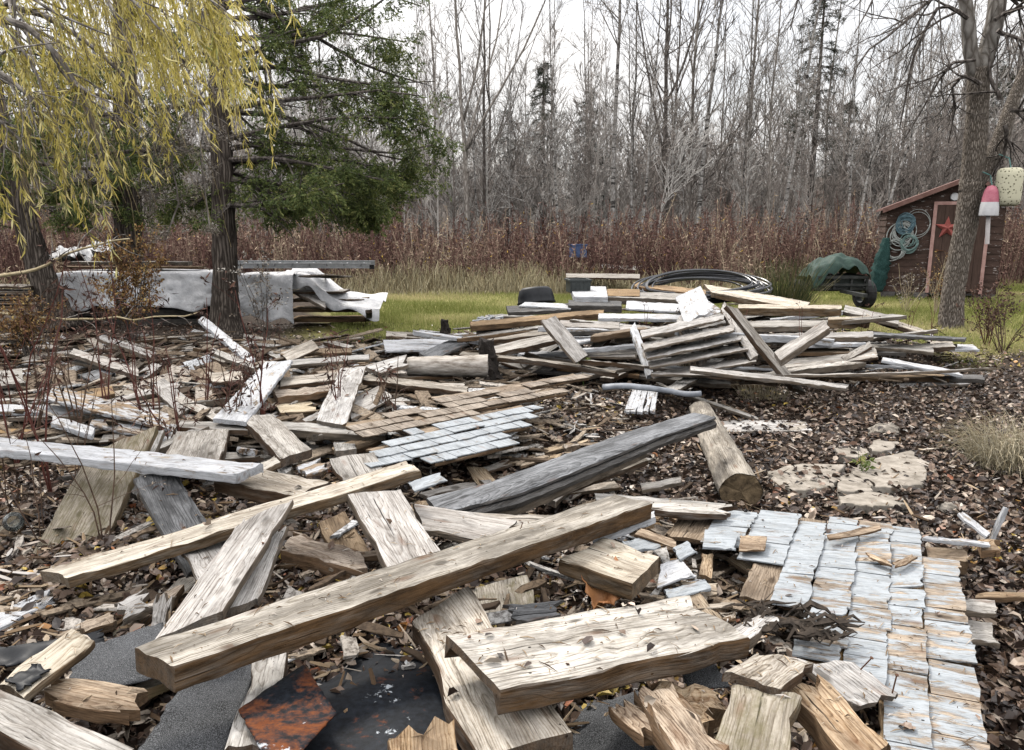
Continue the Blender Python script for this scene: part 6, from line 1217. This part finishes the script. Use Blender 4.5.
H = [('birch_tree', 'straight birch with black patched white bark in the middle of the wood', 612, 27, 15, 1, 'pale', 'grey', dict(r=.13, lean=-.005, nb=20, t0=.45, spread=(1.2, 3.0))),
     ('bare_tree', 'grey many stemmed tree at the edge of the cedar boughs', 468, 25, 12, 2, 'grey', 'grey', dict(r=.12, fork=True, nb=28, t0=.25, lean=.0)),
     ('bare_tree', 'slim dark stemmed tree just past the many stemmed one', 488, 27, 13, 3, 'dark', 'grey', dict(r=.10, nb=24, lean=.01)),
     ('bare_tree', 'dark forked tree with thick crooked limbs beyond the birch', 664, 32, 15, 4, 'dark', 'dark', dict(r=.17, fork=True, nb=26, t0=.3, lean=-.03, ang=(.4, 1.0), spread=(1.6, 3.6))),
     ('bare_tree', 'pale leaning tree with a crooked trunk beyond the blue crate', 694, 27, 13, 5, 'pale', 'grey', dict(r=.13, lean=.08, nb=20, t0=.35)),
     ('bare_tree', 'white slanting trunk rising towards the tall dark spruce', 776, 26, 12, 6, 'pale', 'grey', dict(r=.11, lean=.11, nb=18, t0=.35)),
     ('bare_tree', 'thin white trunk leaning strongly over towards the shed roof', 866, 24, 9, 7, 'pale', 'pale', dict(r=.07, lean=.22, nb=22, t0=.2, fork=True)),
     ('bare_tree', 'pale thin double stem behind the shed eave', 852, 23, 8, 8, 'pale', 'pale', dict(r=.055, lean=.12, nb=20, t0=.2, fork=True)),
     ('bare_tree', 'tall grey trunk between the leaning pale tree and the white slanting one', 740, 31, 15, 9, 'grey', 'grey', dict(r=.13, nb=22, lean=.03)),
     ('bare_tree', 'low pale shrubby tree with arching whitish twigs in front of the spruces', 548, 24, 4.2, 10, 'grey', 'pale', dict(r=.06, fork=True, nb=40, t0=.15, spread=(1.0, 2.2), up=.0, ang=(.6, 1.2)))]
for nm, lb, px, d, h, s, bk, ck, kw in H: bare_tree(nm, lb, at_px(px, d), h, 500 + s, bk, ck, None, 9, **kw)
PROT = []
KIND = [('slender grey bare tree standing in the wood behind the weeds', 'grey', 'grey', dict(h=12, r=.085, nb=22)), ('pale stemmed bare tree standing in the wood behind the weeds', 'pale', 'grey', dict(h=11, r=.08, nb=18, lean=.05)),
        ('dark stemmed bare tree standing in the wood behind the weeds', 'dark', 'dark', dict(h=13, r=.10, nb=24)), ('many stemmed grey bare tree standing in the wood behind the weeds', 'grey', 'grey', dict(h=9, r=.07, nb=28, fork=True, t0=.15)),
        ('short twiggy bare tree standing in the wood behind the weeds', 'grey', 'pale', dict(h=6, r=.05, nb=30, fork=True, t0=.1, spread=(.8, 1.8))), ('thin leaning bare tree standing in the wood behind the weeds', 'pale', 'pale', dict(h=8, r=.05, nb=18, lean=.14)),
        ('tall crooked bare tree standing in the wood behind the weeds', 'dark', 'grey', dict(h=15, r=.12, nb=26, fork=True, t0=.3))]
used = set(); n_made = 0
for i in range(110):
    k = int(rngW.choice(len(KIND), p=[.26, .16, .08, .18, .14, .1, .08])); px = -20 + 1080 * ((i * .6180339) % 1) + rngW.normal() * 8; d = rngW.uniform(25.5, 46); loc = at_px(px, d); sc = rngW.uniform(.75, 1.25)
    lb, bk, ck, kw = KIND[k]
    if k not in used:
        kw = dict(kw); h = kw.pop('h'); o = bare_tree('bare_tree', lb, loc, h, 600 + k, bk, ck, lb.split(' standing')[0] + 's of the wood', 7, **kw); used.add(k); PROT.append((k, o))
    else:
        src = [o for kk, o in PROT if kk == k][0]; copy_tree(src, loc, rngW.uniform(0, 6.28), sc)
SPR = attrmat('spruce_needles', [(0, (.03, .036, .025)), (.6, (.06, .07, .045)), (1, (.10, .11, .075))], .8, .15)
def spruce(label, px, d, top_y, w, seed, dens=1.0, bare=.2):
    rng = np.random.default_rng(seed); loc = at_px(px, d); h = PY(px, top_y, d).z - loc.z; root = empty('spruce_tree', loc); m = MB(); m.tube([(0, 0, -.2), (.03, 0, h * .4), (0, 0, h)], [.16, .11, .01], 8); m.build('trunk', BARK['dark'], root, True)
    nb = int(95 * dens); z = h * (bare + (1 - bare) * np.sort(rng.random(nb)) ** .9); a = rng.random(nb) * 6.283; L_ = (w * (1 - (z / h) ** 1.3) * rng.uniform(.45, 1.1, nb) + .15)[:, None]; K = 6; s = np.linspace(0, 1, K)[None]
    B_ = np.stack([np.cos(a)[:, None] * L_ * s, np.sin(a)[:, None] * L_ * s, z[:, None] + L_ * (.12 * s - .42 * s ** 2)], -1); rr = np.tile(np.linspace(.022, .006, K), (nb, 1)); b2, r2 = grow(B_, rr, 5, .2, 1, (.2, .6), (.6, 1.1), 4, rng, -.06, .06, .6, .005, (1, 1, .25)); m = MB(); m.tubes(B_, rr, 3, 0, False); m.tubes(b2, r2, 3, 0, False); m.build('limb', BARK['dark'], root)
    pts = np.concatenate([b2[:, i] for i in (1, 2, 3)] + [B_[:, i] for i in (2, 3, 4, 5)]); idx = np.repeat(np.arange(len(pts)), 7); dd = rng.normal(size=(len(idx), 3)) + np.array([0, 0, -.3]); V, F = leaf_cloud(pts[idx], dd, rng.uniform(.06, .16, len(idx)), rng.uniform(.006, .014, len(idx)), rng)
    mesh_np('crown', V, [F], SPR, root, False, {'rnd': np.repeat(rng.random(len(idx)), 5)}); tag(root, label, 'tree')
for a in [('ragged spruce with its top above the pale shrubby tree', 542, 36, 60, 2.4, 1, .9), ('thin spruce close beside the straight birch', 584, 38, 88, 2.0, 2, .8), ('tall dark spruce rising past the top of the picture', 806, 35, -70, 2.6, 3, 1.2, .3), ('broad spruce behind the tall dark one', 838, 44, 100, 3.2, 4, 1.0),
          ('spruce behind the maple fork', 985, 34, 66, 2.6, 5, 1.0), ('dark spruce behind the shed ridge', 925, 42, 104, 3.0, 6, .9), ('spruce by the many stemmed tree', 508, 40, 110, 2.4, 8, .8), 
          ('spruce in the gap between willow twigs and cedar', 330, 36, 70, 2.6, 10, .8)]: spruce(*a)
def woodland():
    """saplings too many to count, closing the wood"""
    rng = np.random.default_rng(70); prot = []
    for k in range(7):
        (T, R0), br = bare_tree_arrays([5, 7, 9, 6, 4, 8, 11][k], 700 + k, nb=[20, 20, 20, 26, 26, 18, 22][k], r=[.035, .04, .05, .04, .03, .045, .06][k], spread=(.7, 1.8), t0=.12, tw=3, tw2=2, lean=[.0, .08, .02, -.05, .1, -.08, 0][k], fork=k in (3, 4)); Vs = []; Fs = []; n = 0
        for p, r, s in [(T, R0, 4)] + [(p, np.maximum(r, .0085), 3) for p, r, _ in br]:
            V, F, _ = tube_arrays(p, r, s, 0, False); Vs.append(V); Fs.append(F[0] + n); n += len(V)
        prot.append((np.concatenate(Vs), np.concatenate(Fs)))
    AV, AF, AR, n = [], [], [], 0
    for i in range(900):
        px = rng.uniform(-60, 1090); d = 26 + 40 * rng.random() ** 1.1; loc = at_px(px, d); V, F = prot[int(rng.choice(7, p=[.24, .14, .08, .18, .24, .08, .04]))]; a = rng.uniform(0, 6.28); s = rng.uniform(.7, 1.25); c, q = math.cos(a) * s, math.sin(a) * s
        W = np.stack([V[:, 0] * c - V[:, 1] * q + loc.x, V[:, 0] * q + V[:, 1] * c + loc.y, V[:, 2] * s + loc.z], 1); AV.append(W); AF.append(F + n); AR.append(np.full(len(W), rng.random())); n += len(W)
    wm_ = attrmat('thicket_bark', [(0, (.20, .17, .148)), (.5, (.36, .315, .28)), (.8, (.48, .44, .40)), (1, (.60, .57, .53))], .9, .1)
    o = mesh_np('woodland_undergrowth', np.concatenate(AV), [np.concatenate(AF)], wm_, None, False, {'rnd': np.concatenate(AR)}); tag(o, 'thicket of grey saplings closing the wood', kind='stuff')
woodland()

# ------------------------------------------------------------------ dead weeds, grass, leaves, splinters
def weeds():
    rng = np.random.default_rng(81); n = 10400; d = 18.6 + 7.4 * rng.random(n) ** .8; px = rng.uniform(-150, 1180, n); x = (px - CX) / F_PX * d * 1.0; keep = ~((x > 6.6) & (x < 11.8) & (d < 20.8)) & (d > 18.9 + 1.4 * vnoise(x + 60, d * 0, 1.1, 3) + np.clip((x - 4) * .12, 0, 1.2)); x, d = x[keep], d[keep]; n = len(x)
    hgt = (.75 + 1.1 * rng.random(n) ** 1.7 + 1.3 * vnoise(x + 60, d, .9, 4) + .5 * vnoise(x + 60, d, 3.1, 14) + .5 * (rng.random(n) < .04)) * np.clip(.55 + (d - 18.6) * .35, .55, 1.12); K = 5; u = nrm(np.stack([rng.normal(size=n) * .2, rng.normal(size=n) * .2, np.ones(n)], 1)); p = [np.stack([x, d, ground_z(x, d) - .03], 1)]
    for k in range(K - 1): u = nrm(u + rng.normal(size=u.shape) * .07); p.append(p[-1] + u * (hgt / (K - 1))[:, None])
    S = np.stack(p, 1); hue = np.clip(.48 + 1.2 * vnoise(x + 60, d, 1.1, 5) + rng.normal(size=n) * .2, 0, .95)
    V, F, r = tube_arrays(S, np.tile(np.linspace(.011, .005, K), (n, 1)), 3, hue, False)
    per = 15; idx = np.repeat(np.arange(n), per); t = 1.0 + rng.random(len(idx)) ** .7 * 2.99; i = t.astype(int); f = (t - i)[:, None]; C = S[idx, i] * (1 - f) + S[idx, np.minimum(i + 1, K - 1)] * f
    dd = rng.normal(size=(len(idx), 3)) + np.array([0, 0, .25]); V2, F2 = leaf_cloud(C, dd, rng.uniform(.05, .17, len(idx)), rng.uniform(.006, .018, len(idx)), rng); h2 = np.clip(hue[idx] + rng.normal(size=len(idx)) * .12, 0, .95); h2[rng.random(len(idx)) < .012] = 1.0
    m_ = attrmat('dead_weed_stems', [(0, (.092, .05, .043)), (.35, (.165, .09, .074)), (.6, (.25, .155, .12)), (.8, (.37, .26, .19)), (.95, (.54, .43, .30)), (1, (.68, .45, .10))], .85, .1)
    o = mesh_np('dead_weeds', np.concatenate([V, V2]), [F[0], F2 + len(V)], m_, None, False, {'rnd': np.concatenate([r, np.repeat(h2, 5)])}); tag(o, 'belt of red brown dead weeds along the wood', kind='stuff')
    # pale dry grass at the foot of the belt
    n = 9000; d = 17.6 + 2.6 * rng.random(n); px = np.where(rng.random(n) < .6, rng.normal(500, 80, n), rng.uniform(-60, 760, n)); x = (px - CX) / F_PX * d; h = rng.uniform(.15, .7, n) * (.75 + .9 * vnoise(x + 60, d, .9, 12)) * np.clip(.4 + (d - 17.6) * .5, .4, 1.1); K = 4; u = nrm(np.stack([rng.normal(size=n) * .25, rng.normal(size=n) * .25, np.ones(n)], 1)); p = [np.stack([x, d, ground_z(x, d) - .02], 1)]
    for k in range(K - 1): u = nrm(u + rng.normal(size=u.shape) * .12 + np.array([0, 0, -.05 * k])); p.append(p[-1] + u * (h / (K - 1))[:, None])
    V, F, r = tube_arrays(np.stack(p, 1), np.tile(np.linspace(.008, .003, K), (n, 1)), 3, rng.random(n), False); o = mesh_np('dry_grass', V, [F[0]], attrmat('tall_dry_grass', [(0, (.24, .185, .10)), (.5, (.42, .35, .20)), (1, (.62, .55, .36))], .85, .1), None, False, {'rnd': r}); tag(o, 'dry straw grass at the foot of the dead weeds', kind='stuff')
weeds()
def lawn():
    rng = np.random.default_rng(82); n = 240000; px = rng.uniform(330, 1160, n); d = 8.5 + 12.5 * rng.random(n) ** .9; x = (px - CX) / F_PX * d; keep = rng.random(n) < lawn_mask(x, d) * (heap_far(x, d) < .02); x, d = x[keep], d[keep]; n = len(x)
    h = rng.uniform(.03, .10, n) * (1 + 1.0 * vnoise(x + 30, d, .8, 6)); a = rng.random(n) * 6.283; w = .006; z = ground_z(x, d); V = np.stack([np.stack([x - w * np.cos(a), d - w * np.sin(a), z - .005], 1), np.stack([x + w * np.cos(a), d + w * np.sin(a), z - .005], 1), np.stack([x + rng.normal(size=n) * .03, d + rng.normal(size=n) * .03, z + h], 1)], 1).reshape(-1, 3); F = np.arange(n * 3).reshape(n, 3)
    r = np.clip(.5 + .9 * vnoise(x + 30, d, 1.2, 7) + rng.normal(size=n) * .2, 0, 1); o = mesh_np('grass', V, [F], attrmat('lawn_blades', [(0, (.17, .19, .045)), (.4, (.29, .32, .10)), (.65, (.44, .42, .17)), (1, (.62, .52, .28))], .8, .15, .3), None, False, {'rnd': np.repeat(r, 3)}); tag(o, 'short yellow green lawn grass', kind='stuff')
lawn()
LITTER = attrmat('dead_leaves', [(0, (.016, .010, .008)), (.3, (.05, .031, .022)), (.5, (.125, .078, .052)), (.68, (.225, .152, .108)), (.83, (.32, .25, .19)), (.93, (.50, .43, .35)), (.975, (.30, .09, .035)), (1, (.5, .36, .08))], .42, .5)
def broad_leaf(C, D, S, W, rng, N):
    """oval crinkled leaves of seven points and six triangles"""
    n = len(C); D = nrm(D); U = nrm(np.cross(D, N)); Q = np.cross(U, D); S = S[:, None]; W = W[:, None]
    j = lambda s: rng.normal(size=(n, 1)) * s
    cur, fold = j(.22), np.abs(j(.45)) + .1
    pt = lambda a, b, up: C + D * S * (a + j(.04)) + U * W * (b + j(.12)) + Q * (S * cur * (a - .5) ** 2 * 2 + W * (up + j(.15)))
    V = np.stack([C, pt(.28, .85, fold), pt(.66, .8, fold), C + D * S + Q * S * cur * .5, pt(.66, -.8, fold), pt(.28, -.85, fold), pt(.5, 0, 0)], 1)
    i = (np.arange(n) * 7)[:, None]; F = np.concatenate([i + np.array([[a, (a + 1) % 6, 6]]) for a in range(6)])
    return V.reshape(-1, 3), F
def litter():
    rng = np.random.default_rng(83); n = 185000; px = rng.uniform(-140, 1200, n); py = 318 + 440 * rng.random(n); D_ = np.array([[*ray(a, b)] for a, b in zip(px, py)]); t = -CAM_H * .94 / D_[:, 2]; x, y = D_[:, 0] * t, D_[:, 1] * t; z = ground_z(x, y)
    keep = (rng.random(n) < np.clip(y / 6.5, .25, 1) * (1 - .72 * lawn_mask(x, y))) & (y < 13.5); x, y, z = x[keep], y[keep], z[keep]; n = len(x); C = np.stack([x, y, z + .005 + .045 * rng.random(n) ** 2], 1); a = rng.random(n) * 6.283; dd = np.stack([np.cos(a), np.sin(a), rng.normal(size=n) * .35], 1); N = np.stack([rng.normal(size=n) * .5, rng.normal(size=n) * .5, np.ones(n)], 1); S = rng.uniform(.016, .068, n)
    V, F = broad_leaf(C, dd, S, S * rng.uniform(.22, .4, n), rng, N); r = np.clip(rng.random(n) ** 1.25 * .97 + .25 * vnoise(x + 20, y, .7, 8), 0, 1); o = mesh_np('fallen_leaves', V, [F], LITTER, None, False, {'rnd': np.repeat(r, 7)}); tag(o, 'brown fallen leaves covering the ground', kind='stuff')
litter()
def dropped():
    """leaves and splinters that came to rest on top of the boards"""
    bpy.context.view_layer.update(); dg = bpy.context.evaluated_depsgraph_get(); rng = np.random.default_rng(84); C, N_ = [], []
    for k in range(2800):
        px, py = rng.uniform(-10, 1030), 318 + 440 * rng.random(); g = P(px, py, .25)
        if g.y > 11.5: continue
        hit, loc, nr, fi, ob, mt = scene.ray_cast(dg, Vector((g.x, g.y, 1.25)), Vector((0, 0, -1)))
        if hit and nr.z > .6 and ob.name.split('.')[0] not in ('fallen_leaves', 'ground', 'grass', 'crown', 'foliage'): C.append(loc); N_.append(nr)
    C = np.array([list(c) for c in C]); N_ = np.array([list(c) for c in N_]); n = len(C); sel = rng.random(n) < .05
    Cl, Nl = C[sel] + np.array([0, 0, .006]), N_[sel]; k = len(Cl); dd = rng.normal(size=(k, 3)); dd = dd - (dd * Nl).sum(1, keepdims=True) * Nl * .9; S = rng.uniform(.02, .05, k); V, F = broad_leaf(Cl, dd, S, S * rng.uniform(.22, .4, k), rng, Nl + rng.normal(size=(k, 3)) * .25); o = mesh_np('fallen_leaves', V, [F], LITTER, None, False, {'rnd': np.repeat(rng.random(k) ** 1.2, 7)}); tag(o, 'brown fallen leaves lying on the boards', kind='stuff')
    Cs, Ns = C[~sel], N_[~sel]; k = len(Cs); dd = rng.normal(size=(k, 3)); dd = nrm(dd - (dd * Ns).sum(1, keepdims=True) * Ns * .92); s = (rng.uniform(.006, .035, k) * rng.random(k))[:, None]; pts = np.stack([Cs + Ns * .003 - dd * s, Cs + Ns * .006, Cs + Ns * .003 + dd * s], 1); rad = rng.uniform(.0007, .0028, k)[:, None] * np.array([[.3, 1, .3]]); V, F, r = tube_arrays(pts, rad, 4, rng.random(k)); o = mesh_np('wood_splinters', V, F, attrmat('splinter_wood', [(0, (.05, .032, .022)), (.4, (.22, .15, .09)), (.75, (.45, .35, .24)), (1, (.64, .6, .56))], .85, .1), None, False, {'rnd': r}); tag(o, 'splinters of wood strewn on the boards', kind='stuff')
dropped()
def chips():
    rng = np.random.default_rng(85); n = 2600; px = rng.uniform(-30, 1000, n); py = 330 + 420 * rng.random(n); m = MB()
    D_ = np.array([[*ray(a, b)] for a, b in zip(px, py)]); t = -CAM_H * .93 / D_[:, 2]; x, y = D_[:, 0] * t, D_[:, 1] * t; k = (lawn_mask(x, y) < .3) & (rng.random(n) < np.where(px > 760, .3, 1)); x, y = x[k], y[k]; n = len(x); a = rng.random(n) * 6.283; d = np.stack([np.cos(a), np.sin(a), rng.normal(size=n) * .3], 1); s = (rng.uniform(.01, .10, n) * (.4 + .6 * rng.random(n)))[:, None]; c = np.stack([x, y, ground_z(x, y) + .035 + .03 * rng.random(n)], 1)
    V, F, r = tube_arrays(np.stack([c - d * s, c, c + d * s], 1), rng.uniform(.002, .010, n)[:, None] * np.array([[.5, 1, .6]]), 4, rng.random(n)); o = mesh_np('wood_splinters', V, F, bpy.data.materials['splinter_wood'], None, False, {'rnd': r}); tag(o, 'splinters of wood lying in the dead leaves', kind='stuff')
chips()
def debris():
    """broken lath and shingle rubble lying all through the heaps"""
    rng = np.random.default_rng(86); AV, AF, AR, n = [], [], [], 0
    for (x0, x1, y0, y1, cnt) in ((-30, 480, 334, 470, 1500), (-30, 700, 470, 720, 300), (480, 960, 330, 385, 450), (640, 800, 520, 640, 170), (380, 640, 370, 470, 420)):
        for k in range(cnt):
            p = P(rng.uniform(x0, x1), rng.uniform(y0, y1), .08); z = gz(p.x, p.y) + .02 + .09 * rng.random() ** 2; L_ = rng.uniform(.05, .36) * (.4 + rng.random()); V, F = board_arrays(L_, rng.uniform(.012, .055), rng.uniform(.004, .014), rng, jagA=.02, jagB=.02, rough=.001, m=6)
            a = rng.uniform(0, 6.283); u = Vector((math.cos(a), math.sin(a), rng.normal() * .18)).normalized(); nv = Vector((rng.normal() * .25, rng.normal() * .25, 1)); nv = (nv - nv.dot(u) * u).normalized(); v = nv.cross(u); W = V @ np.array([list(u), list(v), list(nv)]) + np.array([p.x, p.y, z]); AV.append(W); AF.append(F + n); n += len(W); AR.append(np.full(len(W), rng.random()))
    for k in range(1250):
        p = P(rng.uniform(-30, 520), rng.uniform(336, 470), .08); z = gz(p.x, p.y) + .03 + .12 * rng.random(); L_ = rng.uniform(.2, .85); V, F = board_arrays(L_, rng.uniform(.04, .14), rng.uniform(.008, .022), rng, jagA=.035, jagB=.035, rough=.002, m=6)
        a = rng.uniform(0, 6.283); u = Vector((math.cos(a), math.sin(a), rng.normal() * .16)).normalized(); nv = Vector((rng.normal() * .25, rng.normal() * .25, 1)); nv = (nv - nv.dot(u) * u).normalized(); v = nv.cross(u); AV.append(V @ np.array([list(u), list(v), list(nv)]) + np.array([p.x, p.y, z])); AF.append(F + n); n += len(V); AR.append(np.full(len(V), rng.random()))
    dm = NT('rubble_wood'); v = dm.objvec(False); f = dm.noise(dm.mapping(v, (30, 30, 60)), 1.5, 5, .7); c = dm.ramp(dm.attr(), [(0, (.06, .042, .03)), (.3, (.17, .125, .085)), (.6, (.33, .27, .205)), (.85, (.48, .45, .41)), (1, (.58, .6, .62))]); dm.fin(dm.mix(dm.ramp(f, [(.4, .75), (.56, 0)]), c, (.05, .036, .026)), .9, dm.bump(f, .5, .004), .15)
    o = mesh_np('wood_debris', np.concatenate(AV), [np.concatenate(AF)], dm.m, None, False, {'rnd': np.concatenate(AR)}); tag(o, 'rubble of broken lath and shingle strewn through the heaps', kind='stuff')
debris()
def jar():
    m = MB(); n = 28; a = np.arange(n) / n * 6.283; prof = [(0, 0), (.05, 0), (.055, .01), (.056, .10), (.05, .12), (.036, .135), (.036, .155), (.032, .155), (.032, .135), (.047, .118), (.052, .1), (.051, .012), (0, .01)]
    V = np.array([[(r * math.cos(t), r * math.sin(t), z) for t in a] for r, z in prof]); I = np.arange(len(prof) * n).reshape(-1, n); J = np.roll(I, -1, 1); m.add(V.reshape(-1, 3), [np.stack([I[:-1], J[:-1], J[1:], I[1:]], -1).reshape(-1, 4)])
    g = NT('clouded_glass'); g.b.inputs['Transmission Weight'].default_value = .95; g.fin((.86, .92, .9), .12); o = m.build('glass_jar', g.m, None, True); c = P(14, 522, .16); o.location = c; o.rotation_euler = (R(70), R(10), R(30)); o.scale = (.85, .85, .85); tag(o, 'clouded glass jar lying behind the moss stained slab', 'jar')
jar()
def fallen_branch(label, pts, d, r, seed):
    p = polys([pts], d, 14); rng = np.random.default_rng(seed); p = p + rng.normal(size=p.shape) * .012; rr = np.linspace(r, r * .4, 14)[None]; b, rb = grow(p, rr, 8, .3, 1, (.3, .8), (.5, 1.0), 6, rng, .0, .15, .6, .004); root = empty('fallen_branch', tuple(p[0, 0])); m = MB(); o = p[0, 0]; m.tubes(p - o, rr, 7); m.build('bough', bpy.data.materials['straw_stem'], root); m = MB(); m.tubes(b - o, rb, 4); m.build('side_twig', BARK['grey'], root); tag(root, label, 'branch')
fallen_branch('pale bent branch arching across in front of the white sheeting', [(-40, 282), (30, 272), (60, 258), (90, 246), (130, 238)], 8.4, .022, 1)
fallen_branch('thin pale branch lying low under the wrapped stack', [(-20, 312), (40, 318), (90, 320), (150, 318), (200, 314)], 9.0, .018, 2)
